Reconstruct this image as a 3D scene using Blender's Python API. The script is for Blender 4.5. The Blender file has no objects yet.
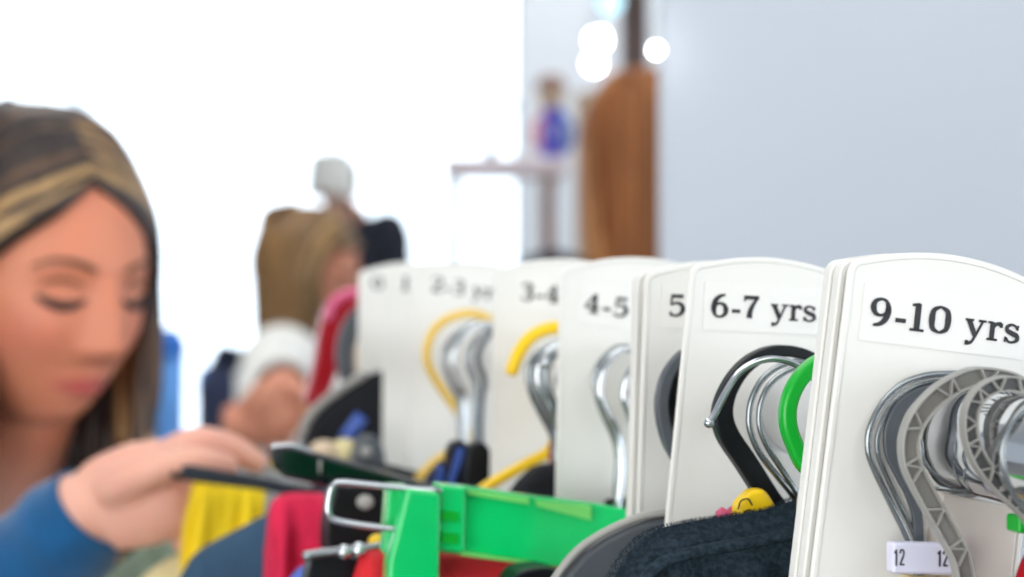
import bpy, bmesh, math, random
from mathutils import Vector, Matrix, noise
random.seed(7)
S = bpy.context.scene
COL = S.collection
R = math.radians

# ------------------------------------------------------------------ camera, world, lights, exposure
F = 2000.0                       # focal length in pixels of the 1024 wide frame
CAMZ = 1.45
HOR = 272.0                      # eye level in the photograph
cam_d = bpy.data.cameras.new('camera'); cam = bpy.data.objects.new('camera', cam_d); COL.objects.link(cam)
cam.location = (0, 0, CAMZ); cam.rotation_euler = (R(90), 0, 0)
cam_d.sensor_width = 36; cam_d.lens = 36*F/1024
cam_d.shift_y = -(288.5-HOR)/1024
cam_d.clip_start = .02; cam_d.clip_end = 200
cam_d.dof.use_dof = True; cam_d.dof.focus_distance = .665; cam_d.dof.aperture_fstop = 8.0
cam_d.dof.aperture_blades = 0
S.camera = cam
S.view_settings.view_transform = 'Standard'; S.view_settings.look = 'None'
S.view_settings.gamma = 1; S.view_settings.use_curve_mapping = False
S.view_settings.exposure = 0.25
wd = bpy.data.worlds.new('daylight'); S.world = wd; wd.use_nodes = True
nt = wd.node_tree; bgn = nt.nodes['Background']
tc = nt.nodes.new('ShaderNodeTexCoord'); sx = nt.nodes.new('ShaderNodeSeparateXYZ'); rp = nt.nodes.new('ShaderNodeValToRGB')
nt.links.new(tc.outputs['Generated'], sx.inputs[0]); nt.links.new(sx.outputs[2], rp.inputs[0]); nt.links.new(rp.outputs[0], bgn.inputs[0])
rp.color_ramp.elements[0].position = 0.0; rp.color_ramp.elements[0].color = (.80, .90, 1, 1)
rp.color_ramp.elements[1].position = .3; rp.color_ramp.elements[1].color = (.97, .985, 1, 1)
bgn.inputs[1].default_value = 3.0

def area(name, loc, rot, sx_, sy_, power, col=(1, 1, 1)):
    l = bpy.data.lights.new(name, 'AREA'); l.shape = 'RECTANGLE'; l.size = sx_; l.size_y = sy_; l.energy = power; l.color = col
    o = bpy.data.objects.new(name, l); COL.objects.link(o); o.location = loc; o.rotation_euler = rot
    return o
area('ceiling_fill_light', (-.5, .3, 3.05), (0, 0, 0), 1.2, 1.2, 10, (1, .99, .97))  # unseen ceiling fills, added to brighten the scene
area('ceiling_fill_light', (-.6, 2.6, 3.05), (0, 0, 0), 1.2, 1.2, 16, (1, .98, .95))
area('ceiling_fill_light', (.3, 5.0, 3.05), (0, 0, 0), 1.2, 1.2, 14, (.95, .97, 1))
area('front_fill_light', (-1.4, -1.5, 1.45), (R(88), 0, R(-36)), 2.2, 1.8, 47, (1, .99, .97))  # added frontal fill behind the camera; no window stands here
area('ceiling_fill_light', (1.2, -1.2, 3.05), (0, 0, 0), 1.2, 1.2, 16, (1, .99, .97))

# ------------------------------------------------------------------ pixel and rail geometry
RD = Vector((-.29, 1, 0)).normalized()         # rail direction, going away
RP = Vector((RD.y, -RD.x, 0)); RP = Vector((1, .29, 0)).normalized()
RZ = CAMZ - (440-HOR)/F*.64
def rail(Y): return Vector((.14464-.29*(Y-.64), Y, RZ))
def W(u, v, Y): return Vector(((u-512)/F*Y, Y, CAMZ-(v-HOR)/F*Y))
def L(u, v, Y, off=0.0):
    """point of the plane square to the rail at rail(Y) seen at u, v"""
    d = Vector(((u-512)/F, 1, -(v-HOR)/F)); d0 = rail(Y)+RD*off; t = d0.dot(RD)/d.dot(RD)
    return d*t + Vector((0, 0, CAMZ))
def LL(pts, Y, off=0.0): return [L(u, v, Y, off) for u, v in pts]

# ------------------------------------------------------------------ materials
def lin(c):
    return tuple(((x/255)/12.92 if x/255 <= .04045 else ((x/255+.055)/1.055)**2.4) for x in c)+(1,)
def mat(name, rgb, rough=.5, metal=0., var=.06, scale=40, bump=0., bscale=200, trans=0., coat=0., sheen=0., sub=0., stretch=None, rgb2=None, spec=.5):
    m = bpy.data.materials.new(name); m.use_nodes = True; n = m.node_tree; b = n.nodes['Principled BSDF']
    t = n.nodes.new('ShaderNodeTexCoord'); mp = n.nodes.new('ShaderNodeMapping'); n.links.new(t.outputs['Object'], mp.inputs[0])
    if stretch: mp.inputs['Scale'].default_value = stretch
    ns = n.nodes.new('ShaderNodeTexNoise'); ns.inputs['Scale'].default_value = scale; n.links.new(mp.outputs[0], ns.inputs[0])
    r = n.nodes.new('ShaderNodeValToRGB'); n.links.new(ns.outputs[0], r.inputs[0]); n.links.new(r.outputs[0], b.inputs['Base Color'])
    c = lin(rgb); c2 = lin(rgb2) if rgb2 else tuple(x*(1-var) for x in c[:3])+(1,)
    if not rgb2: c = tuple(min(1, x*(1+var*.4)) for x in c[:3])+(1,)
    r.color_ramp.elements[0].position = .35; r.color_ramp.elements[0].color = c2
    r.color_ramp.elements[1].position = .65; r.color_ramp.elements[1].color = c
    b.inputs['Roughness'].default_value = rough; b.inputs['Metallic'].default_value = metal
    b.inputs['Transmission Weight'].default_value = trans; b.inputs['Coat Weight'].default_value = coat
    b.inputs['Sheen Weight'].default_value = sheen; b.inputs['Subsurface Weight'].default_value = sub
    b.inputs['Specular IOR Level'].default_value = spec
    if sub: b.inputs['Subsurface Radius'].default_value = (.012, .005, .003); b.inputs['Subsurface Scale'].default_value = 1
    if bump:
        n2 = n.nodes.new('ShaderNodeTexNoise'); n2.inputs['Scale'].default_value = bscale; n2.inputs['Detail'].default_value = 4
        n.links.new(mp.outputs[0], n2.inputs[0])
        bp = n.nodes.new('ShaderNodeBump'); bp.inputs['Strength'].default_value = bump; bp.inputs['Distance'].default_value = .002
        n.links.new(n2.outputs[0], bp.inputs['Height']); n.links.new(bp.outputs[0], b.inputs['Normal'])
    return m
def emis(name, rgb, k):
    m = bpy.data.materials.new(name); m.use_nodes = True; b = m.node_tree.nodes['Principled BSDF']
    b.inputs['Base Color'].default_value = lin(rgb); b.inputs['Emission Color'].default_value = lin(rgb); b.inputs['Emission Strength'].default_value = k
    return m
M = dict(
 plate=mat('white_plastic', (229, 228, 222), .38, var=.015, scale=15, spec=.4),
 greyblock=mat('warm_grey_plastic', (206, 199, 190), .4, var=.02), webp=mat('mid_grey_plastic', (120, 118, 112), .4, var=.1), darkweb=mat('deep_grey_plastic', (74, 74, 74), .4, var=.1),  # darkweb: darker web of the smaller ribbed hook
 sticker=mat('clear_label_film', (230, 229, 224), .38, var=.01, scale=30),
 ink=mat('black_print', (34, 34, 36), .5),
 chrome=mat('chrome', (222, 224, 228), .06, 1, var=.04, scale=60),
 steel=mat('zinc_steel_wire', (150, 156, 158), .26, 1, var=.15, scale=120),
 bright=mat('bright_steel_wire', (205, 210, 213), .14, 1, var=.08, scale=120),
 greyp=mat('grey_plastic', (158, 157, 152), .38, var=.08, scale=60),
 dgreyp=mat('dark_grey_plastic', (84, 90, 96), .4, var=.1, scale=60),
 blackp=mat('black_plastic', (12, 16, 20), .42, var=.1, spec=.3),
 gloss=mat('gloss_black_plastic', (8, 16, 22), .14, var=.1, coat=.6),
 greenp=mat('green_plastic', (0, 176, 46), .3, var=.06),
 greent=mat('translucent_green_plastic', (0, 236, 128), .25, var=.12, scale=28, trans=.3, coat=.4),
 greent2=mat('pale_green_plastic', (130, 232, 120), .3, var=.1, trans=.2),
 yellowp=mat('yellow_plastic', (250, 206, 18), .38, var=.05),
 yellowd=mat('soft_yellow_plastic', (236, 196, 84), .4, var=.05),
 redp=mat('red_plastic', (164, 10, 28), .3, var=.08, coat=.3),
 bluep=mat('blue_strip', (76, 108, 196), .4),
 fleece=mat('navy_fleece', (44, 56, 66), 1, var=.4, scale=500, bump=.35, bscale=900, spec=.1),
 navy=mat('slate_blue_cotton', (44, 74, 100), .9, var=.12, bump=.4, bscale=500),
 crimson=mat('crimson_cotton', (222, 26, 74), .85, var=.15, bump=.5, bscale=600),
 yellowc=mat('yellow_cotton', (255, 218, 20), .8, var=.10, scale=14, stretch=(2, 2, .3), bump=.4, bscale=600),
 redc=mat('red_cotton', (214, 28, 38), .8, var=.12, bump=.4, bscale=500),
 dred=mat('dark_red_cotton', (176, 14, 30), .9, var=.12, spec=.2),
 tagwhite=mat('lavender_white_plastic', (222, 222, 240), .5, var=.01),
 matte=mat('matte_charcoal_plastic', (44, 50, 58), .6, var=.1, spec=.25),
 cream=mat('cream_cotton', (220, 208, 158), .9, var=.08),
 olive=mat('sage_cotton', (132, 148, 128), .9, var=.12),
 blackc=mat('black_cotton', (18, 20, 28), .9, var=.2),
 teal=mat('teal_knit', (0, 84, 136), .95, var=.14, scale=60, bump=.5, bscale=500, sheen=.3),
 dteal=mat('dark_patterned_trim', (22, 42, 56), .85, var=.6, scale=90),
 denim=mat('denim', (52, 66, 96), .9, var=.2),
 white=mat('white_cotton', (236, 236, 230), .9, var=.03),
 jacket=mat('navy_jacket', (34, 44, 74), .85, var=.1),
 dark=mat('charcoal_wool', (40, 42, 54), .9, var=.1),
 shoe=mat('black_leather', (26, 24, 24), .4),
 hair_dark=mat('dark_brown_hair', (50, 36, 30), .42, var=.5, scale=60, stretch=(1, 1, .15)),
 hair_mid=mat('brown_hair', (92, 66, 46), .42, var=.4, scale=60, stretch=(1, 1, .15)),
 hair_gold=mat('golden_hair', (172, 136, 88), .42, var=.3, scale=60, stretch=(1, 1, .15)),
 hair_bob=mat('light_brown_hair', (128, 94, 52), .5, var=.4, scale=50, stretch=(1, 1, .15)),
 hair_bobl=mat('sandy_hair', (182, 146, 92), .5, var=.3, scale=50, stretch=(1, 1, .15)),
 ginger=mat('ginger_hair', (150, 88, 42), .7, var=.35, scale=40, stretch=(1, 1, .1)),
 gingerl=mat('light_ginger_hair', (196, 134, 80), .7, var=.25, scale=40, stretch=(1, 1, .1)),
 pale=mat('grey_hair', (246, 244, 236), .8, var=.05),
 lash=mat('dark_lashes', (44, 28, 24), .6), brow=mat('brown_eyebrow', (112, 74, 54), .7),
 wallp=mat('lavender_wall_paint', (206, 213, 222), .7, var=.02, scale=2),
 wallw=mat('white_wall_paint', (240, 244, 247), .7, var=.02, scale=2),
 ceil=mat('ceiling_paint', (238, 238, 240), .8, var=.02),
 floor=mat('grey_vinyl_floor', (150, 146, 142), .35, var=.15, scale=6),
 frame=mat('white_window_frame', (240, 246, 250), .4, var=.02),
 wood=mat('warm_brown_wood', (150, 112, 96), .5, var=.2, scale=20),
 dwood=mat('dark_brown_wood', (86, 66, 60), .5, var=.25, scale=20),
 shelfp=mat('pale_pink_shelf_laminate', (240, 224, 226), .5, var=.03),
 tealg=mat('dark_teal_glass', (24, 78, 98), .15, var=.1, coat=.5),
 bluel=mat('light_blue_plastic', (96, 160, 232), .5, var=.15), blue=mat('bright_blue_plastic', (44, 120, 214), .4), purple=mat('violet_plastic', (92, 92, 204), .45),
 pink=mat('pink_plastic', (216, 92, 130), .45), tan=mat('tan_cardboard', (212, 190, 162), .7),
 woodpale=mat('pale_beech', (214, 190, 140), .5, var=.1), lamp=emis('lamp_glow', (255, 255, 255), 14), lampc=emis('cool_lamp_glow', (190, 235, 250), 1.2),
)
def skin(name, rgb):
    m = bpy.data.materials.new(name); m.use_nodes = True; n = m.node_tree; b = n.nodes['Principled BSDF']
    a = n.nodes.new('ShaderNodeAttribute'); a.attribute_name = 'tint'
    ns = n.nodes.new('ShaderNodeTexNoise'); ns.inputs['Scale'].default_value = 30
    mx = n.nodes.new('ShaderNodeMix'); mx.data_type = 'RGBA'; mx.blend_type = 'MULTIPLY'; mx.inputs[0].default_value = .12
    n.links.new(a.outputs['Color'], mx.inputs[6]); n.links.new(ns.outputs['Color'], mx.inputs[7]); n.links.new(mx.outputs[2], b.inputs['Base Color'])
    b.inputs['Roughness'].default_value = .5; b.inputs['Subsurface Weight'].default_value = .15
    b.inputs['Subsurface Radius'].default_value = (.01, .004, .002); b.inputs['Subsurface Scale'].default_value = 1
    return m
M['skin'] = skin('skin', None)
def glassmat():
    m = bpy.data.materials.new('window_glass'); m.use_nodes = True; n = m.node_tree
    for x in list(n.nodes): n.nodes.remove(x)
    o = n.nodes.new('ShaderNodeOutputMaterial'); t = n.nodes.new('ShaderNodeBsdfTransparent'); g = n.nodes.new('ShaderNodeBsdfGlossy'); mx = n.nodes.new('ShaderNodeMixShader')
    fr = n.nodes.new('ShaderNodeFresnel'); g.inputs['Roughness'].default_value = .02; t.inputs[0].default_value = (.97, .99, 1, 1)
    n.links.new(fr.outputs[0], mx.inputs[0]); n.links.new(t.outputs[0], mx.inputs[1]); n.links.new(g.outputs[0], mx.inputs[2]); n.links.new(mx.outputs[0], o.inputs[0])
    return m
M['glass'] = glassmat()

# ------------------------------------------------------------------ mesh helpers
def link(name, bm, m, parent=None, smooth=True, bevel=0, solid=0, sub=0):
    bmesh.ops.recalc_face_normals(bm, faces=bm.faces[:])
    o0 = parent_origin(parent)
    if o0 is None:
        cs = [v.co for v in bm.verts]; mn = min(c.z for c in cs)
        o0 = Vector((sum(c.x for c in cs)/len(cs), sum(c.y for c in cs)/len(cs), mn))
    me = bpy.data.meshes.new(name)
    for v in bm.verts: v.co -= o0
    bm.to_mesh(me); bm.free()
    o = bpy.data.objects.new(name, me); COL.objects.link(o)
    for x in (m if isinstance(m, (list, tuple)) else [m]): me.materials.append(x if not isinstance(x, str) else M[x])
    if smooth:
        for p in me.polygons: p.use_smooth = True
    if parent is not None:
        o.parent = parent
    else: o.location = o0
    if bevel:
        b = o.modifiers.new('bevel', 'BEVEL'); b.width = bevel; b.segments = 2; b.limit_method = 'ANGLE'; b.angle_limit = R(40); b.harden_normals = True
    if solid:
        b = o.modifiers.new('solid', 'SOLIDIFY'); b.thickness = solid; b.offset = 0
    if sub:
        b = o.modifiers.new('sub', 'SUBSURF'); b.levels = sub; b.render_levels = sub
    return o
def parent_origin(p):
    """parents are never rotated here: sum of the locations"""
    if p is None: return None
    v = Vector((0, 0, 0))
    while p is not None: v += p.location; p = p.parent
    return v
def tag(o, label, cat, group=None, kind=None):
    o['label'] = label; o['category'] = cat
    if group: o['group'] = group
    if kind: o['kind'] = kind
    return o
def thing(name, loc, label, cat, group=None):
    o = bpy.data.objects.new(name, None); COL.objects.link(o); o.location = loc; o.empty_display_size = .02
    return tag(o, label, cat, group)
def struct(name, bm, m, parent=None, **k):
    o = link(name, bm, m, parent, smooth=False, **k)
    if parent is None: o['kind'] = 'structure'
    return o
def catmull(pts, n=8, closed=False):
    pts = [Vector(p) for p in pts]
    if len(pts) < 3: return pts
    out = []; N = len(pts)
    rng = range(N if closed else N-1)
    for i in rng:
        if closed: p0, p1, p2, p3 = pts[i-1], pts[i], pts[(i+1) % N], pts[(i+2) % N]
        else:
            p1, p2 = pts[i], pts[i+1]; p0 = pts[i-1] if i else p1*2-p2; p3 = pts[i+2] if i+2 < N else p2*2-p1
        for k in range(n):
            t = k/n
            out.append(.5*((2*p1)+(p2-p0)*t+(2*p0-5*p1+4*p2-p3)*t*t+(3*p1-p0-3*p2+p3)*t**3))
    if not closed: out.append(pts[-1])
    return out
def lerp_list(vals, n):
    if not isinstance(vals, (list, tuple)): return [vals]*n
    out = []
    for i in range(n):
        x = i/(n-1)*(len(vals)-1); k = min(int(x), len(vals)-2); f = x-k
        out.append(vals[k]*(1-f)+vals[k+1]*f)
    return out
def tube(bm, pts, r, seg=12, smooth=6, closed=False, mi=0, flat=None, caps=True, up=None):
    """round tube through pts; r one radius or a list; flat=(a, b) stretches the section"""
    P = catmull(pts, smooth, closed) if smooth else [Vector(p) for p in pts]
    n = len(P); rr = lerp_list(r, n); rings = []
    nrm = None
    for i in range(n):
        if closed: t = (P[(i+1) % n]-P[i-1])
        else: t = P[min(i+1, n-1)]-P[max(i-1, 0)]
        t.normalize()
        if up is not None: a = Vector(up).cross(t); a.normalize(); nrm = a
        elif nrm is None:
            a = Vector((0, 0, 1)) if abs(t.z) < .9 else Vector((1, 0, 0)); nrm = a.cross(t).normalized()
        else:
            nrm = (nrm-t*nrm.dot(t)).normalized()
        b = t.cross(nrm); fa, fb = flat if flat else (1, 1)
        rings.append([bm.verts.new(P[i]+(nrm*math.cos(q)*fa+b*math.sin(q)*fb)*rr[i]) for q in [2*math.pi*k/seg for k in range(seg)]])
    for i in range(n if closed else n-1):
        A, B = rings[i], rings[(i+1) % n]
        for k in range(seg):
            f = bm.faces.new((A[k], A[(k+1) % seg], B[(k+1) % seg], B[k])); f.material_index = mi
    if caps and not closed:
        for ring, i, j in ((rings[0], 0, 1), (rings[-1], n-1, n-2)):
            d = (P[i]-P[j]).normalized()*rr[i]*.6*(min(flat) if flat else 1)
            c = bm.verts.new(P[i]+d); m_ = [bm.verts.new(P[i]+(v.co-P[i])*.7+d*.7) for v in ring]
            for k in range(seg):
                f = bm.faces.new((ring[k], ring[(k+1) % seg], m_[(k+1) % seg], m_[k])); f.material_index = mi
                f = bm.faces.new((m_[k], m_[(k+1) % seg], c)); f.material_index = mi
    return bm
def strip(bm, pts, w, t, nrm=None, smooth=6, mi=0, off=0.0):
    """flat bar following pts; w across the path (in the plane), t along nrm; off shifts it sideways"""
    P = catmull(pts, smooth) if smooth else [Vector(p) for p in pts]
    n = len(P); ww = lerp_list(w, n); oo = lerp_list(off, n); N = Vector(nrm if nrm is not None else RD).normalized(); rings = []
    for i in range(n):
        tt = (P[min(i+1, n-1)]-P[max(i-1, 0)]).normalized(); s = tt.cross(N).normalized()
        c = P[i]+s*oo[i]
        rings.append([bm.verts.new(c+s*ww[i]/2*a+N*t/2*b) for a, b in ((1, 1), (-1, 1), (-1, -1), (1, -1))])
    for A, B in zip(rings, rings[1:]):
        for k in range(4):
            f = bm.faces.new((A[k], A[(k+1) % 4], B[(k+1) % 4], B[k])); f.material_index = mi
    for q in (rings[0], rings[-1]):
        f = bm.faces.new(q); f.material_index = mi
    return bm
def poly(bm, pts, depth, nrm=None, mi=0):
    """solid prism of a world-space outline, depth towards -nrm (the viewer) and +nrm"""
    N = Vector(nrm if nrm is not None else RD).normalized()
    a = [bm.verts.new(Vector(p)-N*depth/2) for p in pts]; b = [bm.verts.new(Vector(p)+N*depth/2) for p in pts]
    fs = [bm.faces.new(a), bm.faces.new(b[::-1])]
    for i in range(len(a)):
        j = (i+1) % len(a); fs.append(bm.faces.new((a[j], a[i], b[i], b[j])))
    for f in fs: f.material_index = mi
    return bm
def box(bm, lo, hi, mi=0):
    v = [bm.verts.new((x, y, z)) for x in (lo[0], hi[0]) for y in (lo[1], hi[1]) for z in (lo[2], hi[2])]
    for q in ((0, 1, 3, 2), (4, 6, 7, 5), (0, 4, 5, 1), (2, 3, 7, 6), (0, 2, 6, 4), (1, 5, 7, 3)):
        f = bm.faces.new([v[i] for i in q]); f.material_index = mi
    return bm
def ball(bm, c, r, seg=20, mi=0):
    ring = []
    rx, ry, rz = r if isinstance(r, (list, tuple)) else (r, r, r); c = Vector(c)
    top = bm.verts.new(c+Vector((0, 0, rz))); bot = bm.verts.new(c-Vector((0, 0, rz)))
    for i in range(1, seg//2):
        ph = math.pi*i/(seg//2)
        ring.append([bm.verts.new(c+Vector((rx*math.sin(ph)*math.cos(q), ry*math.sin(ph)*math.sin(q), rz*math.cos(ph)))) for q in [2*math.pi*k/seg for k in range(seg)]])
    for k in range(seg):
        k2 = (k+1) % seg
        bm.faces.new((top, ring[0][k], ring[0][k2])).material_index = mi; bm.faces.new((bot, ring[-1][k2], ring[-1][k])).material_index = mi
        for A, B in zip(ring, ring[1:]): bm.faces.new((A[k], B[k], B[k2], A[k2])).material_index = mi
    return bm
def lathe(bm, c, prof, seg=24, mi=0):
    c = Vector(c); rings = [[bm.verts.new(c+Vector((r*math.cos(q), r*math.sin(q), z))) for q in [2*math.pi*k/seg for k in range(seg)]] for r, z in prof]
    for A, B in zip(rings, rings[1:]):
        for k in range(seg): bm.faces.new((A[k], A[(k+1) % seg], B[(k+1) % seg], B[k])).material_index = mi
    bm.faces.new(rings[0]).material_index = mi; bm.faces.new(rings[-1]).material_index = mi
    return bm
NB = bmesh.new

# ------------------------------------------------------------------ the room
struct('floor', box(NB(), (-6, -4, -.1), (6, 9, 0)), 'floor')
struct('ceiling', box(NB(), (-6, -4, 3.1), (6, 9, 3.2)), 'ceil')
bw = NB(); box(bw, (.02, 6.0, 0), (6, 6.15, 3.1)); struct('wall_back', bw, 'wallw')
struct('wall_left', box(NB(), (-6.1, -4, 0), (-6, 8.12, 3.1)), 'wallw'); struct('wall_front', box(NB(), (-6, -4.1, 0), (6, -4, 3.1)), 'wallw')
sf = NB(); box(sf, (-6, 8.0, 0), (.02, 8.12, .35)); box(sf, (-6, 8.0, 2.95), (.02, 8.12, 3.1)); box(sf, (.02, 6.15, 0), (.14, 8.12, 3.1)); struct('wall_window', sf, 'wallw')
box_w = NB(); box(box_w, (.157, 2.10, 0), (6, 2.15, 3.1)); struct('wall_right', box_w, 'wallp', bevel=.004)
bb = NB(); box(bb, (.157, 2.085, 0), (6, 2.0995, .12)); struct('baseboard_right', bb, 'frame')
def window(n, x0, x1):
    z0, z1 = .35, 2.95
    f = NB(); w = .03
    for lo, hi in (((x0, z0), (x1, z0+w)), ((x0, z1-w), (x1, z1)), ((x0, z0), (x0+w/3, z1)), ((x1-w/3, z0), (x1, z1)), ((x0, 2.11), (x1, 2.125))):
        box(f, (lo[0], 8.02, lo[1]), (hi[0], 8.09, hi[1]))
    o = struct('window_%d' % n, f, 'frame')
    g = NB(); box(g, (x0+.01, 8.045, z0+.01), (x1-.01, 8.051, z1-.01)); link('window_pane', g, 'glass', o, smooth=False)
window(1, -6, -3.6); window(2, -3.6, -1.75); window(3, -1.75, .02)

# ------------------------------------------------------------------ clothes rail
t = thing('clothes_rail', (0.1, 1.0, 0), 'chrome tubular clothes rail running back under the white size dividers', 'clothes rail')
b = NB(); tube(b, [rail(.34), rail(.9), rail(1.25), rail(1.50)], .016, 48, 1); link('rail_tube', b, 'chrome', t)
for yy in (.345, 1.495):
    c = rail(yy); b = NB(); lathe(b, (c.x, c.y, .05), [(.0135, 0), (.0135, c.z-.05-.0165), (.012, c.z-.05-.012)], 32); link('post', b, 'chrome', t)
    b = NB(); tube(b, [Vector((c.x, c.y, .045))-RP*.25, Vector((c.x, c.y, .045)), Vector((c.x, c.y, .045))+RP*.25], .014, 20, 1); lf = link('foot_bar', b, 'chrome', t)
    for s in (-1, 1):
        b = NB(); q = Vector((c.x, c.y, 0))+RP*.24*s; lathe(b, q, [(.022, 0), (.024, .02), (.016, .034)], 20); link('rubber_foot', b, 'blackp', lf)

# ------------------------------------------------------------------ lettering (own slab-serif strokes)
def G(ch):
    """strokes of one character: (points, widths, smooth); height of figures 1, widths in the same unit; and the advance"""
    k, h = .17, .075
    g = {
     '9': ([([(.60, .70), (.53, .90), (.36, .97), (.17, .87), (.12, .66), (.20, .46), (.37, .40), (.53, .48), (.60, .68)], [.16, .09, .08, .13, .19, .13, .08, .1, .17], 1),
            ([(.60, .72), (.60, .5), (.52, .25), (.36, .09), (.16, .035)], [.17, .19, .17, .12, .07], 1)], .80),
     '6': ([([(.14, .30), (.21, .10), (.38, .03), (.57, .13), (.62, .34), (.54, .54), (.37, .60), (.21, .52), (.14, .32)], [.17, .09, .08, .13, .19, .13, .08, .1, .17], 1),
            ([(.14, .28), (.14, .5), (.22, .75), (.38, .91), (.58, .965)], [.17, .19, .17, .12, .07], 1)], .80),
     '1': ([([(.30, .97), (.30, .03)], .19, 0), ([(.08, .035), (.54, .035)], .08, 0), ([(.10, .90), (.34, .955)], .085, 0)], .66),
     '0': ([([(.38, .965), (.16, .82), (.115, .5), (.16, .18), (.38, .035)], [.07, .15, .2, .15, .07], 1), ([(.38, .965), (.60, .82), (.645, .5), (.60, .18), (.38, .035)], [.07, .15, .2, .15, .07], 1)], .82),
     '7': ([([(.10, .74), (.10, .97)], .07, 0), ([(.07, .90), (.66, .90)], .14, 0), ([(.62, .93), (.44, .62), (.33, .33), (.29, .03)], [.09, .13, .17, .21], 1)], .76),
     '5': ([([(.18, .96), (.15, .50)], .08, 0), ([(.15, .90), (.62, .90)], .14, 0), ([(.15, .50), (.35, .60), (.55, .53), (.62, .33), (.53, .12), (.32, .03), (.12, .09)], [.06, .09, .14, .19, .13, .08, .1], 1), ([(.10, .14), (.18, .14)], .13, 0)], .78),
     '4': ([([(.47, .97), (.47, .03)], .18, 0), ([(.44, .95), (.08, .33)], .07, 0), ([(.05, .30), (.70, .30)], .09, 0), ([(.28, .035), (.66, .035)], .075, 0)], .80),
     '3': ([([(.13, .82), (.33, .965), (.53, .87), (.55, .70), (.42, .56), (.28, .53)], [.12, .07, .13, .17, .11, .06], 1), ([(.28, .54), (.50, .48), (.60, .28), (.52, .10), (.32, .035), (.11, .16)], [.06, .11, .19, .13, .07, .12], 1)], .76),
     '2': ([([(.13, .75), (.20, .91), (.38, .965), (.56, .85), (.56, .66), (.38, .42), (.12, .08)], [.14, .1, .07, .14, .18, .12, .08], 1), ([(.09, .075), (.64, .075)], .14, 0), ([(.62, .06), (.64, .24)], .06, 0)], .76),
     '-': ([([(.06, .30), (.40, .30)], .13, 0)], .47),
     'y': ([([(.14, .64), (.37, .10)], .16, 0), ([(.60, .64), (.36, .03), (.25, -.16), (.10, -.20)], [.07, .08, .09, .12], 1), ([(.02, .64), (.30, .64)], .07, 0), ([(.46, .64), (.72, .64)], .07, 0), ([(.06, -.18), (.17, -.18)], .14, 0)], .74),
     'r': ([([(.19, .66), (.19, .03)], .16, 0), ([(.03, .64), (.20, .64)], .07, 0), ([(.03, .035), (.38, .035)], .07, 0), ([(.22, .44), (.32, .60), (.47, .61)], [.07, .1, .14], 1), ([(.43, .57), (.53, .57)], .14, 0)], .57),
     's': ([([(.46, .50), (.38, .61), (.24, .64), (.11, .55), (.13, .42), (.28, .34), (.44, .27), (.48, .14), (.38, .04), (.22, .02), (.09, .14)], [.08, .07, .08, .11, .13, .15, .15, .13, .08, .07, .09], 1), ([(.48, .64), (.46, .46)], .06, 0), ([(.08, .20), (.07, .01)], .06, 0)], .56),
     ' ': ([], .38)}
    return g[ch]
def GS(ch):
    g = {'1': ([([(.26, 1), (.26, 0)], .10, 0), ([(.26, .96), (.08, .80)], .08, 0)], .52),
         '2': ([([(.08, .76), (.14, .93), (.28, .97), (.42, .86), (.41, .64), (.25, .36), (.09, .07)], .09, 1), ([(.06, .06), (.48, .06)], .09, 0)], .56)}
    return g[ch]
def lettering(name, text, org, ex, ez, nrm, h, m, parent, font=G, sx_=1.0, thick=.00012):
    """flat printed letters: org lower left, ex and ez unit vectors, nrm towards the reader"""
    bm = NB(); x = 0
    for ch in text:
        st, adv = font(ch)
        for si, (pts, w, sm) in enumerate(st):
            P = [org+ex*(x+px)*h*sx_+ez*py*h for px, py in pts]
            ww = [q*h*1.24 for q in w] if isinstance(w, list) else w*h*1.2
            strip(bm, P, ww, thick, nrm, 5 if sm else 0, off=0.0)
            for v in bm.verts[-1:]: pass
        x += adv
    o = link(name, bm, m, parent, smooth=False)
    return o, x*h*sx_

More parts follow.
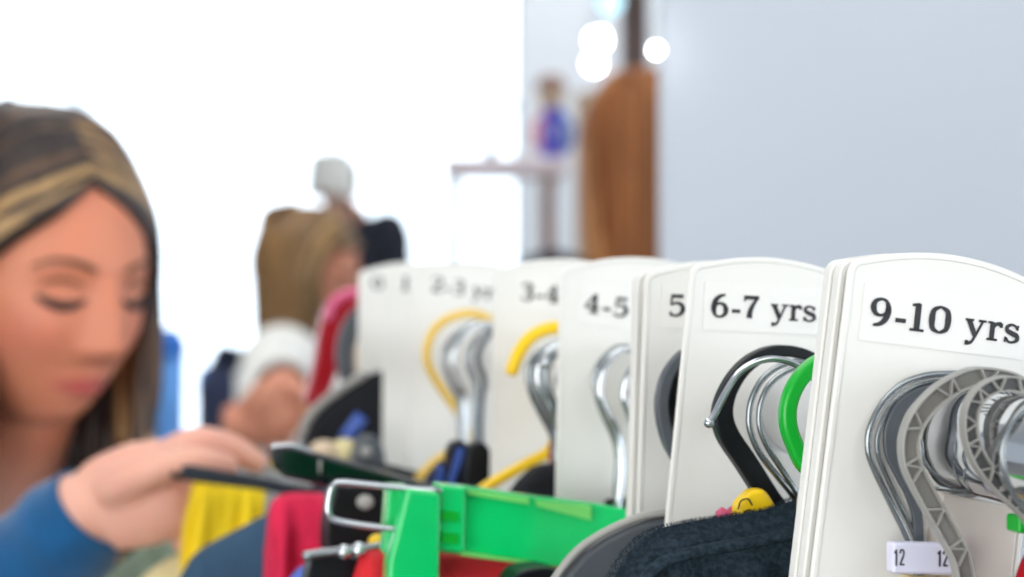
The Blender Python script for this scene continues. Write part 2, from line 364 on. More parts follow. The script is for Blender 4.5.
# ------------------------------------------------------------------ size dividers
TW = 1.2
def divider(s, roll, text=None, label='', troll=0., tx=None, dy=0.0, block=False, ty=None, tw=1.0):
    Y = .64/s; c = rail(Y)+RD*dy
    t = thing('size_divider', c, label, 'size divider', 'white size dividers along the rail')
    ca, sa = math.cos(R(roll)), math.sin(R(roll))
    EX = RP*ca-Vector((0, 0, 1))*sa; EZ = Vector((0, 0, 1))*ca+RP*sa
    x0, x1, top, bot = -.0495, .0225, (.0526 if s > .75 else .0550), -.092; sag = .0052; cr = .0052
    def outline(inset, n=12):
        a0, a1, bt, tp = x0+inset, x1-inset, bot+inset, top-inset; r = max(cr-inset, .0012); o = []
        for (cx, cz, q0) in ((a1-r, bt+r, -90),):
            for k in range(5): o.append((cx+r*math.cos(R(q0+k*22.5)), cz+r*math.sin(R(q0+k*22.5))))
        for k in range(7): q = R(k*13); o.append((a1-r+r*math.cos(q), tp-r+r*math.sin(q)))
        for k in range(1, n): 
            f = k/n; xx = a1-r-(a1-a0-2*r)*f; o.append((xx, tp+sag*(1-(2*f-1)**2)))
        for k in range(7): q = R(90+12+k*13); o.append((a0+r+r*math.cos(q), tp-r+r*math.sin(q)))
        for k in range(5): q = R(180+k*22.5); o.append((a0+r+r*math.cos(q), bt+r+r*math.sin(q)))
        return o
    bm = NB(); th = .0021 if text else .0050
    def pt(x, z, y): return c+EX*x+EZ*z+RD*y
    hr = .0172; HN = 40
    def loop(o, y): return [bm.verts.new(pt(x, z, y)) for x, z in o]
    circ = [(hr*math.cos(2*math.pi*k/HN), hr*math.sin(2*math.pi*k/HN)-.0008) for k in range(HN)]
    levels = [(.0022, -th/2+.00045), (.0018, -th/2), (.0006, -th/2), (0, -th/2+.0006), (0, th/2-.0006), (.0006, th/2)]
    loops = [loop(outline(i), y) for i, y in levels]
    for A, B in zip(loops, loops[1:]):
        for k in range(len(A)): bm.faces.new((A[k], A[(k+1) % len(A)], B[(k+1) % len(A)], B[k]))
    hf = loop(circ, -th/2+.00045); hb = loop(circ, th/2)
    for k in range(HN): bm.faces.new((hf[k], hb[k], hb[(k+1) % HN], hf[(k+1) % HN]))
    for lo, hl in ((loops[0], hf), (loops[-1], hb)):
        ed = []
        for l in (lo, hl):
            for k in range(len(l)):
                e = bm.edges.get((l[k], l[(k+1) % len(l)])); ed.append(e)
        bmesh.ops.triangle_fill(bm, edges=ed, use_beauty=True)
    o = link('plate', bm, 'plate', t, smooth=False)
    if block:
        bm = NB()
        cc = [(936, 491), (1012, 506), (1004, 590), (924, 578)]
        pts = LL(cc, .64, -.006); poly(bm, pts, .009); link('label_block', bm, M['greyblock'], t, smooth=False, bevel=.0008)
    if text:
        e2 = RP*math.cos(R(troll))-Vector((0, 0, 1))*math.sin(R(troll)); z2 = Vector((0, 0, 1))*math.cos(R(troll))+RP*math.sin(R(troll))
        o0 = L(tx, ty, Y, dy-th/2-.00012)
        h = .0089
        # clear film behind the print
        bm = NB(); wtot = sum(G(ch)[1] for ch in text)*h*tw*TW
        q = [o0+e2*x_+z2*z_ for x_, z_ in ((-.0025, -.005), (min(wtot+.0022, .062), -.005), (min(wtot+.0022, .062), h+.0042), (-.0025, h+.0042))]
        poly(bm, [p+RD*.00035 for p in q], .0002); fl = link('label_film', bm, 'sticker', t, smooth=False)
        lettering('printed_age', text, o0, e2, z2, -RD, h, 'ink', fl, sx_=tw*TW)
    return t
# front plate faces of each divider: s from the left edge in the photo
divider(1.0, 6.9, '9-10 yrs', 'frontmost white size divider printed 9-10 yrs behind grey hooks', 6.9, 868, 324, 0, True, 324, 1.0) if False else None
DV = [
 (1.006, 7.7, '9-10 yrs', 'frontmost white size divider, printed 9-10 yrs', 6.9, 868, 325, 0, True, 1.0),
 (1.006, 7.5, None, 'blank white divider directly behind the one printed 9-10 yrs', 0, 0, 0, .0075, False, 1),
 (1.006, 7.3, None, 'blank white divider, rear one of the three stacked with 9-10 yrs', 0, 0, 0, .0143, False, 1),
 (.839, 6.0, '6-7 yrs', 'white size divider printed 6-7 yrs, beside a black plastic hook', 2.8, 710, 317, 0, False, .95),
 (.799, 2.2, '5-6 yrs', 'white size divider with only its figure 5 showing behind 6-7 yrs', 2.5, 667, 316, 0, False, 1.0),
 (.7885, 1.8, None, 'blank white divider just behind the one whose figure 5 shows', 0, 0, 0, 0, False, 1),
 (.707, 1.2, '4-5 yrs', 'white size divider printed 4-5, with chrome wire hooks before it', 7.5, 583, 312, 0, False, 1.0),
 (.634, 1.2, '3-4 yrs', 'white size divider printed 3-4, with a thick yellow hook before it', 5, 519, 300, 0, False, 1.0),
 (.541, .6, '2-3 yrs', 'white size divider printed 2-3 yrs, with a slim yellow hook before it', 8, 430, 291, 0, False, 1.0),
 (.512, .4, '1-2 yrs', 'blurred white size divider second from the far end of the rail', 6, 400, 290, 0, False, 1.0),
 (.484, .3, '0-1 yrs', 'farthest white size divider, next to the red hanger', 6, 371, 289, 0, False, 1.0),
]
for s, roll, tx_, lb, tr, u, v, dy, bl, tw in DV:
    divider(s, roll, tx_, lb, tr, u, dy, bl, v, tw)

# ------------------------------------------------------------------ hooks and hangers
def hanger(Y, label, name='clothes_hanger', cat='hanger', group='hangers hooked over the rail'):
    return thing(name, rail(Y)+Vector((0, 0, .016)), label, cat, group)
def wire_hook(t, pts, Y, px, m='steel', off=0, name='hook', seg=14, ballend=None):
    b = NB(); r = px/2/F*Y
    tube(b, LL(pts, Y, off), r, seg, 6)
    if ballend: ball(b, L(*ballend, Y, off), r*1.5, 16)
    return link(name, b, m, t)
def flat_hook(t, pts, Y, px, m, thick=.004, off=0, name='hook', bevel=.0008):
    b = NB(); w = [q/F*Y for q in px] if isinstance(px, list) else px/F*Y
    strip(b, LL(pts, Y, off), w, thick); return link(name, b, m, t, bevel=bevel)
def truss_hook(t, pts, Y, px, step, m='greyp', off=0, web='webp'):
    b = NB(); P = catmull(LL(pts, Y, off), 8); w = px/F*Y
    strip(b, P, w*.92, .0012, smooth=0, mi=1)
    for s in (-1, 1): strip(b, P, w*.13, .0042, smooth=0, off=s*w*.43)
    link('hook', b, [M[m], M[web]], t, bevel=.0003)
    # triangular stiffening ribs
    b = NB(); acc = 0; last = None; k = 0; side = 1; marks = []
    for i in range(1, len(P)):
        acc += (P[i]-P[i-1]).length
        if acc > step/F*Y:
            acc = 0; tt = (P[i]-P[i-1]).normalized(); n = tt.cross(RD).normalized(); marks.append((P[i].copy(), tt, n))
    for c, tt, n in marks:
        q = c-RD*.0002
        strip(b, [q-n*w*.4-tt*w*.45, q+n*w*.4+tt*w*.05], w*.09, .0036, smooth=0)
        strip(b, [q+n*w*.4+tt*w*.05, q-n*w*.4+tt*w*.55], w*.09, .0036, smooth=0)
        if k % 2 == 0: strip(b, [q-n*w*.4-tt*w*.45, q+n*w*.42-tt*w*.5], w*.09, .0036, smooth=0)
        k += 1
    link('stiffening_rib', b, m, t, smooth=False)
def arms(t, u, v, Y, half, m, w=.010, drop=.035, off=0, th=.006):
    """shoulder arms from the foot of the hook"""
    c = L(u, v, Y, off); b = NB()
    strip(b, [c-RP*half-Vector((0, 0, drop)), c-RP*half*.5-Vector((0, 0, drop*.42)), c+Vector((0, 0, .004)), c+RP*half*.5-Vector((0, 0, drop*.42)), c+RP*half-Vector((0, 0, drop))], w, th)
    link('arm', b, m, t, bevel=.001)

# group in front of the 9-10 divider
t = hanger(.612, 'grey plastic hanger with large ribbed hook nearest the 9-10 print')
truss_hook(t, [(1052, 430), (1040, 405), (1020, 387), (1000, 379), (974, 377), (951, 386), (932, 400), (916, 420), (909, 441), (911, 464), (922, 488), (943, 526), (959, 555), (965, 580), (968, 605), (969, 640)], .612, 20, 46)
arms(t, 969, 645, .612, .13, 'greyp')
t = hanger(.598, 'grey plastic hanger with smaller ribbed hook hugging the chrome tube')
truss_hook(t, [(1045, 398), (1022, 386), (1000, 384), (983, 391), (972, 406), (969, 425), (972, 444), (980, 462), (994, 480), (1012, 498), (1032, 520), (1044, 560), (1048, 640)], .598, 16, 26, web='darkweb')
arms(t, 1048, 645, .598, .13, 'greyp')
t = hanger(.580, 'thin steel wire hanger at the right edge, crossing the tube')
wire_hook(t, [(1085, 420), (1060, 398), (1034, 402), (1014, 420), (1003, 446), (1004, 470), (1014, 496), (1032, 520), (1050, 560), (1054, 650)], .580, 6, 'steel')
arms(t, 1054, 655, .580, .12, 'steel', .003, .03, th=.003)
t = hanger(.631, 'steel wire hanger whose outer hook carries the 12 size tag')
wire_hook(t, [(1036, 420), (1010, 392), (975, 376), (949, 374), (925, 376), (901, 385), (882, 404), (870, 428), (868, 448), (873, 466), (889, 500), (905, 533), (915, 560), (918, 600), (918, 640)], .631, 7, 'steel')
arms(t, 918, 645, .631, .13, 'steel', .003, .03, th=.003)
t = hanger(.6332, 'steel wire hanger with inner hook beside the outer wire loop')
wire_hook(t, [(1036, 425), (1008, 398), (970, 384), (940, 381), (914, 387), (892, 404), (879, 430), (877, 449), (882, 467), (897, 500), (913, 532), (920, 560), (922, 640)], .6332, 5.5, 'steel')
arms(t, 922, 645, .6332, .12, 'steel', .003, .03, th=.003)
t = hanger(.634, 'dark grey plastic hanger inside the steel wire loops')
flat_hook(t, [(1020, 410), (990, 394), (955, 386), (925, 390), (903, 404), (892, 428), (893, 452), (902, 474), (912, 498), (918, 530), (920, 640)], .634, [7, 7, 7, 9, 14, 17, 19, 16, 12, 11, 10], 'dgreyp', .002, off=-.0015)
arms(t, 920, 645, .634, .11, 'dgreyp')
t = hanger(.625, 'steel wire hanger with a small loop passing under the tube')
wire_hook(t, [(921, 440), (922, 452), (925, 463), (937, 476), (962, 489), (1000, 500), (1030, 512)], .625, 4.5, 'steel')
wire_hook(t, [(934, 488), (958, 491), (980, 490), (1005, 499), (1035, 516), (1040, 640)], .622, 4, 'steel', name='lower_wire')
# 12 tag
p0 = L(888, 540, .628); t = thing('size_tag', p0-Vector((0, 0, .011)), 'small white sleeve tag reading 12 on the wire hook', 'size tag')
b = NB(); q = LL([(889, 541), (962, 543), (962, 574), (889, 573)], .628, -.002); poly(b, q, .0055); link('sleeve', b, M['tagwhite'], t, bevel=.0012)
o_ = L(893.5, 566, .628, -.0049); lettering('printed_size', '12', o_, RP, Vector((0, 0, 1)), -RD, .0050, 'ink', t, GS, .74)
o_ = L(937, 567, .628, -.0049); lettering('printed_size', '12', o_, RP, Vector((0, 0, 1)), -RD, .0050, 'ink', t, GS, .74)
b = NB(); poly(b, LL([(905, 575), (960, 576), (960, 650), (905, 650)], .628, .003), .006); tag(link('wooden_clamp', b, 'woodpale', None, bevel=.001), 'pale wooden clamp just below the white 12 tag', 'clamp')

# group in front of the 6-7 divider
t = hanger(.735, 'black plastic hanger with thick hook in front of 6-7')
flat_hook(t, [(838, 385), (822, 366), (802, 354), (778, 351), (758, 357), (741, 370), (728, 390), (722, 412), (727, 434), (746, 463), (767, 496), (778, 512), (785, 540), (786, 590)], .735, [10, 11, 11, 12, 13, 14, 16, 19, 21, 21, 21, 20, 16, 12], 'blackp', .006)
arms(t, 786, 592, .735, .12, 'blackp')
t = hanger(.705, 'bright steel wire hanger with ball-tipped hook in front of 6-7')
wire_hook(t, [(709, 422), (716, 412), (725, 394), (737, 375), (754, 363), (775, 359), (798, 366), (818, 384), (828, 410), (826, 440), (812, 470), (800, 500), (800, 590)], .705, 7, 'bright', ballend=(709, 423))
arms(t, 800, 592, .705, .10, 'bright', .003, .03, th=.003)
t = hanger(.722, 'steel wire hanger, left of the doubled wires beside the green hook')
wire_hook(t, [(840, 395), (820, 370), (798, 362), (778, 367), (762, 380), (752, 399), (749, 419), (752, 436), (761, 455), (778, 477), (793, 496), (800, 515), (802, 590)], .722, 6.5, 'steel')
arms(t, 802, 592, .722, .11, 'steel', .003, .03, th=.003)
t = hanger(.715, 'steel wire hanger, right of the doubled wires beside the green hook')
wire_hook(t, [(845, 400), (826, 376), (806, 366), (785, 372), (768, 387), (760, 407), (760, 428), (768, 448), (782, 470), (797, 494), (806, 515), (808, 590)], .715, 6, 'steel')
arms(t, 808, 592, .715, .11, 'steel', .003, .03, th=.003)
t = hanger(.690, 'bright green plastic hanger half hidden by the 9-10 divider')
flat_hook(t, [(872, 400), (860, 370), (838, 358), (816, 364), (799, 380), (789, 402), (788, 424), (795, 446), (806, 466), (830, 480), (850, 520), (852, 600)], .690, 17, 'greenp', .006, bevel=.002)
arms(t, 852, 605, .690, .11, 'greenp')
b = NB(); poly(b, LL([(734, 503), (747, 490), (760, 487), (766, 494), (776, 510), (779, 560), (734, 560)], .728, -.004), .008)
yc = tag(link('yellow_clip', b, 'yellowp', None, bevel=.002), 'yellow moulded clip at the foot of the black hook', 'clip')
b = NB()
for pl in ([(738, 509), (741, 501), (748, 499), (752, 505)], [(744, 512), (750, 510), (756, 514)]):
    tube(b, LL(pl, .728, -.0084), .0003, 6, 4)
link('printed_line', b, 'ink', yc)
b = NB(); poly(b, LL([(716, 512), (722, 507), (727, 510), (732, 506), (737, 511), (738, 540), (716, 540)], .735, -.004), .0015)
tag(link('swing_label', b, 'pink', None), 'tiny pink label peeping over the fleece left of the yellow clip', 'label')

# group before 5-6
t = hanger(.783, 'grey plastic hanger, broad hook showing between 5 and 6-7 dividers')
flat_hook(t, [(745, 400), (728, 368), (705, 352), (685, 354), (669, 372), (662, 395), (662, 415), (668, 440), (682, 468), (697, 500), (700, 560)], .783, [10, 10, 10, 10, 11, 12, 12, 12, 11, 10, 10], 'dgreyp', .005)
arms(t, 700, 565, .783, .06, 'dgreyp')
t = hanger(.788, 'black plastic hanger just inside the broad grey hook')
flat_hook(t, [(740, 410), (722, 374), (700, 362), (684, 370), (675, 392), (673, 415), (679, 440), (692, 468), (701, 500), (704, 560)], .788, 13, 'blackp', .004)
# group before 4-5
t = hanger(.885, 'chrome wire hanger with open curl left of the 4-5 hooks')
wire_hook(t, [(668, 400), (660, 372), (644, 352), (622, 350), (607, 364), (600, 388), (605, 410), (616, 430), (621, 455), (621, 480), (617, 515), (617, 560)], .885, 8, 'bright')
t = hanger(.897, 'chrome wire hanger, outermost curl in front of 4-5')
wire_hook(t, [(672, 400), (664, 374), (648, 356), (622, 347), (606, 355), (596, 372), (596, 392), (603, 414), (613, 436), (618, 460), (616, 490), (615, 560)], .897, 6, 'steel')
t = hanger(.872, 'short chrome hook tucked at the right of the 4-5 hooks')
wire_hook(t, [(684, 405), (676, 376), (656, 356), (640, 361), (628, 376), (624, 396), (630, 416), (634, 440), (632, 480), (630, 560)], .872, 8, 'bright')
b = NB(); poly(b, LL([(604, 505), (612, 498), (626, 500), (640, 489), (650, 489), (652, 560), (604, 560)], .89), .012)
tag(link('hanger_clamp', b, 'blackp', None, bevel=.003), 'black clamp at the foot of the 4-5 chrome hooks', 'clamp')
# group before 3-4
t = hanger(.985, 'yellow plastic hanger with thick hook in front of 3-4')
b = NB(); tube(b, LL([(511.5, 372), (516, 359), (523, 346), (532, 336), (544, 330), (559, 328), (580, 336), (598, 360), (600, 385), (590, 410), (570, 425), (558, 436)], .985), 6.6/F*.985, 14, 6); link('hook', b, 'yellowp', t)
b = NB(); tube(b, LL([(560, 420), (556, 438), (548, 452), (530, 462), (508, 474), (488, 486), (470, 500)], .985), 8.2/F*.985, 14, 6, flat=(1, .7)); link('arm', b, 'yellowp', t)
for k, (Y, dx, m, lb) in enumerate(((.96, 0, 'steel', 'chrome wire hanger directly inside the thick yellow hook'), (.945, 9, 'bright', 'chrome wire hanger with a ball-shaped highlight, right of yellow hook'), (.935, 17, 'steel', 'chrome wire hanger hugging the edge of the 4-5 divider'))):
    t = hanger(Y, lb)
    wire_hook(t, [(604+dx, 388), (592+dx, 360), (572+dx, 343), (552+dx, 345), (536+dx, 356), (529+dx, 372), (532+dx, 392), (542+dx, 414), (553+dx*.8, 436), (556+dx*.8, 462), (557+dx, 540)], Y, 8, m)
    if k == 1: b = NB(); ball(b, L(546, 363, .93), .0026); link('bead', b, 'bright', t)  # small ball shaped to stand for the highlight on the chrome
b = NB(); poly(b, LL([(505, 500), (520, 480), (533, 468), (545, 464), (570, 463), (575, 560), (500, 560)], .955), .02); tag(link('trousers', b, 'blackc', None, bevel=.006), 'black trouser waistband below the yellow hanger arm', 'trousers')
b = NB(); poly(b, LL([(549, 444), (556, 440), (566, 443), (566, 466), (549, 464)], .965), .006); tag(link('red_clip', b, 'redp', None, bevel=.0015), 'small red clip between yellow arm and 4-5 divider', 'clip')
# group before 2-3
t = hanger(1.15, 'soft yellow hanger with slim hook in front of 2-3')
b = NB(); tube(b, LL([(520, 350), (500, 326), (475, 314), (452, 317), (435, 329), (427, 348), (428, 364), (436, 380), (449, 399), (461, 416), (466, 432), (464, 446), (440, 458), (418, 478)], 1.15), 4.6/F*1.15, 12, 6); link('hook', b, 'yellowd', t)
for k, (Y, dx, m, lb) in enumerate(((1.12, 0, 'steel', 'blurred chrome hook directly inside the soft yellow hook'), (1.10, 9, 'bright', 'brightest chrome hook inside the soft yellow hook'), (1.08, 24, 'steel', 'chrome hook in front of 2-3, second from right'), (1.07, 34, 'dgreyp', 'dark hook beside the left edge of the 3-4 divider'))):
    t = hanger(Y, lb)
    wire_hook(t, [(520+dx, 366), (508+dx, 338), (486+dx, 324), (466+dx, 327), (450+dx, 342), (444+dx, 360), (450+dx, 380), (458+dx*.7, 398), (460+dx*.6, 420), (460+dx*.6, 470)], Y, 6, m)
def clip(pts, Y, m, label, stripe=None, th=.012, name='hanger_clip', group='black hanger clips'):
    b = NB(); pp = catmull([Vector((p[0], p[1], 0)) for p in pts], 4, True); poly(b, LL([(p.x, p.y) for p in pp], Y), th)
    o = tag(link(name, b, m, None, bevel=.002), label, 'clip', group)
    if stripe:
        b = NB(); strip(b, LL(stripe[0], Y, -th/2-.0006), stripe[1]/F*Y, .001, smooth=0); link('stripe', b, 'bluep', o, smooth=False)
    return o
clip([(448, 500), (446, 460), (450, 444), (458, 440), (466, 444), (470, 460), (468, 500)], 1.03, 'blackp', 'black rounded clip with blue stripe, left of the pair under 2-3', ([(461, 448), (448, 492)], 7))
clip([(462, 500), (464, 456), (470, 444), (480, 441), (488, 450), (490, 464), (486, 500)], 1.02, 'blackp', 'black rounded clip, right of the pair under 2-3')
clip([(424, 500), (428, 478), (437, 466), (446, 462), (448, 500)], 1.04, 'jacket', 'navy tab left of the black clips under 2-3', ([(442, 466), (436, 494)], 8))
# far end of rail
t = hanger(1.42, 'wide red plastic hanger at the far end of the rail')
b = NB(); strip(b, LL([(392, 318), (374, 302), (352, 299), (337, 310), (330, 334), (326, 360), (320, 382), (312, 405)], 1.42), [20/F*1.42, 22/F*1.42, 22/F*1.42, 24/F*1.42, 26/F*1.42, 26/F*1.42, 24/F*1.42, 20/F*1.42], .012); link('hook', b, 'redp', t, bevel=.004)
b = NB(); tube(b, LL([(328, 318), (331, 306), (340, 297), (356, 292), (372, 296)], 1.42, -.008), 5/F*1.42, 10, 6); link('pink_edge', b, 'pink', t)  # pink strip along the top of the red hook
t = hanger(1.37, 'broad grey hook over the rail beside the red hanger')
flat_hook(t, [(405, 340), (385, 318), (365, 314), (351, 330), (346, 356), (352, 384), (362, 410), (366, 430)], 1.37, 20, 'dgreyp', .008)
b = NB(); strip(b, LL([(372, 326), (360, 350), (362, 380)], 1.36), .007, .004); tag(link('beige_tag', b, 'tan', None), 'beige tag seen inside the broad grey hook', 'label')
t = hanger(1.30, 'black hanger with grey top edge left of the farthest divider')
b = NB(); poly(b, LL([(302, 462), (306, 438), (318, 412), (340, 392), (364, 376), (388, 370), (400, 370), (400, 460)], 1.30), .02); link('shoulder', b, 'blackc', t, bevel=.004)
b = NB(); tube(b, LL([(300, 440), (307, 420), (322, 403), (342, 388), (364, 375)], 1.30, -.006), 4.5/F*1.3, 10, 6); link('grey_edge', b, 'greyp', t)
b = NB(); strip(b, LL([(362, 416), (344, 440)], 1.30, -.0115), .009, .001, smooth=0); link('stripe', b, 'bluep', t)
c_ = clip([(353, 470), (354, 446), (362, 436), (374, 436), (382, 448), (382, 470)], 1.18, 'dgreyp', 'round charcoal clip at the foot of the farthest divider')
b = NB(); ball(b, L(366, 452, 1.18, -.009), .0035); link('rivet', b, 'greyp', c_)
b = NB(); ball(b, L(324, 450, 1.22), (.009, .009, .006)); tag(link('sock_ball', b, 'tan', None), 'small beige rolled sock behind the gloss black bar', 'sock')
b = NB(); ball(b, L(344, 450, 1.22), (.008, .008, .007)); tag(link('sock_ball', b, 'cream', None), 'small cream rolled sock right of the beige one', 'sock')

# black trouser bars
b = NB(); pp = [(268, 452), (274, 446), (291, 445), (340, 459), (419, 481), (450, 488), (450, 505), (386, 492), (326, 486), (284, 477), (272, 467)]
poly(b, LL(pp, 1.00), .012)
t = tag(link('trouser_bar', b, 'gloss', None, bevel=.003), 'gloss black trouser clamp bar left of the green clip', 'trouser bar')
b = NB(); tube(b, LL([(272, 447), (290, 445.5), (300, 448), (312, 452)], 1.00, -.006), .0013, 10, 4); link('tip_highlight', b, 'bright', t)  # highlight on the gloss tip, put in as a bright strip
b = NB(); strip(b, LL([(320, 460), (320, 474)], 1.0, -.0065), .0012, .001, smooth=0); link('seam', b, 'greyp', t)
b = NB(); poly(b, LL([(181, 466), (190, 465), (250, 475), (300, 485), (345, 492), (345, 503), (290, 496), (262, 490), (190, 481), (181, 476)], 1.20), .010)
t = tag(link('trouser_bar', b, 'matte', None, bevel=.002), "dark bar pinched between the dark-haired woman's fingers", 'trouser bar')
b = NB(); tube(b, LL([(172, 474), (180, 477), (190, 477)], 1.20), .002, 10, 4); link('bar_end', b, 'blackp', t)
clip([(328, 560), (330, 490), (345, 484), (390, 486), (402, 500), (402, 560)], .98, 'blackp', 'large black clamp behind the square wire loop', None, .02)
b = NB(); ball(b, L(365, 502, .98, -.0105), (.0042, .002, .0036)); tag(link('press_stud', b, 'greyp', None), 'dull metal stud inside the square wire loop', 'stud')
# square wire loop and green clamp
t = thing('green_clamp_hanger', L(500, 500, .87), 'translucent green plastic clamp hanger with square wire loop', 'hanger')
wire = LL([(440, 491), (400, 488), (370, 485), (344, 482.5), (334, 485), (330, 494), (328, 508), (330, 517), (338, 521), (360, 525), (384, 528), (420, 532)], .87, -.008)
b = NB(); tube(b, wire, 3.2/F*.87, 12, 5); link('wire_loop', b, 'bright', t)
b = NB(); poly(b, LL([(434, 482), (470, 486), (530, 495), (590, 502), (636, 510), (650, 540), (650, 580), (560, 567), (500, 558), (434, 551)], .87, .003), .010); link('bar', b, 'greent', t, bevel=.0015)
b = NB(); poly(b, LL([(404, 487), (438, 491), (437, 552), (436, 600), (384, 600), (386, 560)], .87, -.008), .012); link('clamp_jaw', b, 'greent', t, bevel=.002)
b = NB(); poly(b, LL([(386, 483), (408, 484), (402, 545), (396, 560), (381, 553)], .87, .002), .010); link('clamp_back', b, 'greent', t, bevel=.0015)
b = NB(); poly(b, LL([(438, 484), (464, 487), (463, 552), (437, 549)], .87, -.006), .006); link('slider', b, 'greent', t, bevel=.0012)
for q in ([(466, 489), (528, 498), (528, 504), (468, 494)], [(535, 500), (590, 505), (590, 520), (537, 506)], [(460, 551), (530, 561), (530, 564), (460, 555)]):
    b = NB(); poly(b, LL(q, .87, -.003), .003); link('moulded_edge', b, 'greent2', t, smooth=False)
b = NB(); poly(b, LL([(441, 510), (458, 512), (458, 522), (441, 520)], .87, -.009), .002); poly(b, LL([(441, 532), (458, 534), (458, 544), (441, 542)], .87, -.009), .002); link('grip_pad', b, 'greenp', t, smooth=False)
clip([(307, 600), (308, 560), (316, 554), (350, 556), (362, 566), (362, 600)], .90, 'blackp', 'black clip body with silver top strip at bottom edge', None, .014)
b = NB(); tube(b, LL([(305, 556), (325, 553), (345, 551), (365, 549), (388, 546)], .89), 6/F*.89, 12, 4, flat=(1, .8)); o = tag(link('metal_strip', b, 'steel', None), 'silver strip across the black clip, left of the red shirt', 'clip')
b = NB(); ball(b, L(344, 552, .885), .0032); ball(b, L(359, 550, .885), .0034); link('rivet', b, 'bright', o)
b = NB(); ball(b, L(377, 543, .90), .004); tag(link('yellow_bead', b, 'yellowp', None), 'yellow bead peeping out left of the green jaw', 'bead')

# broad grey shoulder hanger and black disc
t = hanger(.776, 'broad dark grey shoulder hanger with pale rim in front of the green clamp')
arcp = [(548, 590), (560, 571), (577, 551), (598, 536), (622, 524), (645, 516), (672, 512), (700, 506), (716, 500)]
b = NB(); poly(b, LL(arcp+[(716, 640), (548, 640)], .776), .016); link('shoulder', b, 'dgreyp', t, bevel=.003)
b = NB(); tube(b, LL(arcp, .776, -.007), 5.5/F*.792, 12, 6, flat=(1, .7)); link('pale_rim', b, 'greyp', t)
clip([(500, 600), (508, 574), (522, 566), (545, 565), (560, 574), (566, 600)], .84, 'blackp', 'black rounded disc clip at bottom, below the green bar', None, .02)

# ------------------------------------------------------------------ garments
def garment(pts, Y, m, label, th=.02, drop=.42, name='shirt', wave=.004, cat='shirt', n=8, bottom=None, seed=0, lean=0.0, group=None, off=0):
    """folded cloth over a hanger: pts = the top line in the photo; drapes down on both sides"""
    P = catmull(LL(pts, Y, off), n); bm = NB(); N = len(P); J = 18; rows = []
    for i, p in enumerate(P):
        f = i/(N-1); edge = min(1, math.sin(math.pi*min(max(f, .03), .97))*2.2); row = []
        T = th*(.35+.65*edge)/2
        for side in (-1, 1):
            seq = range(J, -1, -1) if side < 0 else range(1, J+1)
            for j in seq:
                g = j/J; dz = drop*g**1.6
                ang = min(1, dz/(T*1.2)) if T else 1
                yy = side*T*math.sin(ang*math.pi/2)*(1+.3*g)
                wv = wave*noise.noise(Vector((f*9+seed, side*3, g*2.2)))*min(1, dz/.02)*2
                zz = -dz + (T*.25*math.cos(ang*math.pi/2))
                row.append(bm.verts.new(p+RD*(yy+wv)+Vector((0, 0, zz))+RP*lean*dz+RP*noise.noise(Vector((f*3, g*3, seed)))*wave*min(1, dz/.03)))
        rows.append(row)
    for A, B in zip(rows, rows[1:]):
        for k in range(len(A)-1): bm.faces.new((A[k], A[k+1], B[k+1], B[k]))
    return tag(link(name, bm, m, None, solid=.0012), label, cat, group)
fl = garment([(604, 609), (620, 579), (636, 558), (658, 542), (696, 533), (736, 527), (772, 520), (806, 508), (846, 497), (896, 489)], .715, 'fleece', 'dark navy fleece jacket between the 6-7 and 9-10 dividers', .03, .42, 'fleece_jacket', .004, 'jacket', seed=3)
# seam roll and nap of the fleece
o0 = fl.location.copy()
b = NB(); tube(b, LL([(628, 609), (648, 575), (671, 559), (706, 550), (741, 544), (776, 537), (811, 526), (846, 515)], .715, -.0165), .0022, 10, 6)
link('collar_seam', b, 'fleece', fl)
b = NB(); rnd = random.Random(4)
TL = catmull(LL([(606, 605), (620, 579), (636, 558), (658, 542), (696, 533), (736, 527), (772, 520), (806, 508), (846, 497)], .715), 12)
for k in range(16000):
    x = rnd.random()*(len(TL)-1.01); i = int(x); p = TL[i].lerp(TL[i+1], x-i); T = .015
    a = rnd.random(); dz = 0.0 if a < .25 else rnd.random()**1.3*.045
    an = math.pi/2*min(1, dz/(T*1.2)) if dz else rnd.uniform(-.6, .6)
    q = p-RD*T*math.sin(an)*1.03+Vector((0, 0, -dz+T*.25*math.cos(an)))
    d = (-RD*math.sin(an)*.8+Vector((0, 0, .35+.5*math.cos(an)))+Vector((rnd.uniform(-.7, .7), rnd.uniform(-.5, .5), rnd.uniform(-.5, .5)))).normalized()*rnd.uniform(.0007, .0016)
    s = Vector((rnd.uniform(-1, 1), 0, rnd.uniform(-1, 1))).normalized()*.00012
    b.faces.new((b.verts.new(q-s), b.verts.new(q+s), b.verts.new(q+d)))
np_ = link('nap', b, 'fleece', fl, smooth=False); np_['kind'] = 'stuff'
garment([(352, 585), (362, 562), (378, 556), (420, 554), (470, 556), (530, 565), (600, 580)], .885, 'redc', 'bright red shirt clamped under the green bar', .018, .4, wave=.003, seed=8)
garment([(264, 600), (269, 530), (273, 510), (286, 502), (308, 501), (325, 503), (332, 514), (334, 560), (335, 600)], 1.03, 'crimson', 'crimson folded shirt between slate blue top and wire loop', .03, .4, wave=.006, seed=5)
garment([(170, 600), (190, 568), (206, 554), (240, 536), (270, 520), (300, 506), (330, 498), (380, 498)], 1.10, 'navy', 'slate blue shirt with sloping shoulder left of the crimson shirt', .03, .42, wave=.003, seed=6)
garment([(193, 484), (210, 482), (235, 484), (256, 487), (265, 490)], 1.225, 'yellowc', 'bright yellow cloth hanging from the dark bar by the hand', .014, .3, 'yellow_trousers', .0045, 'trousers', seed=2, lean=-.12)
garment([(80, 620), (100, 590), (125, 566), (150, 548), (175, 544), (230, 560)], 1.37, 'olive', 'sage green sleeve below the woman\'s wrist', .03, .35, wave=.004, seed=9)
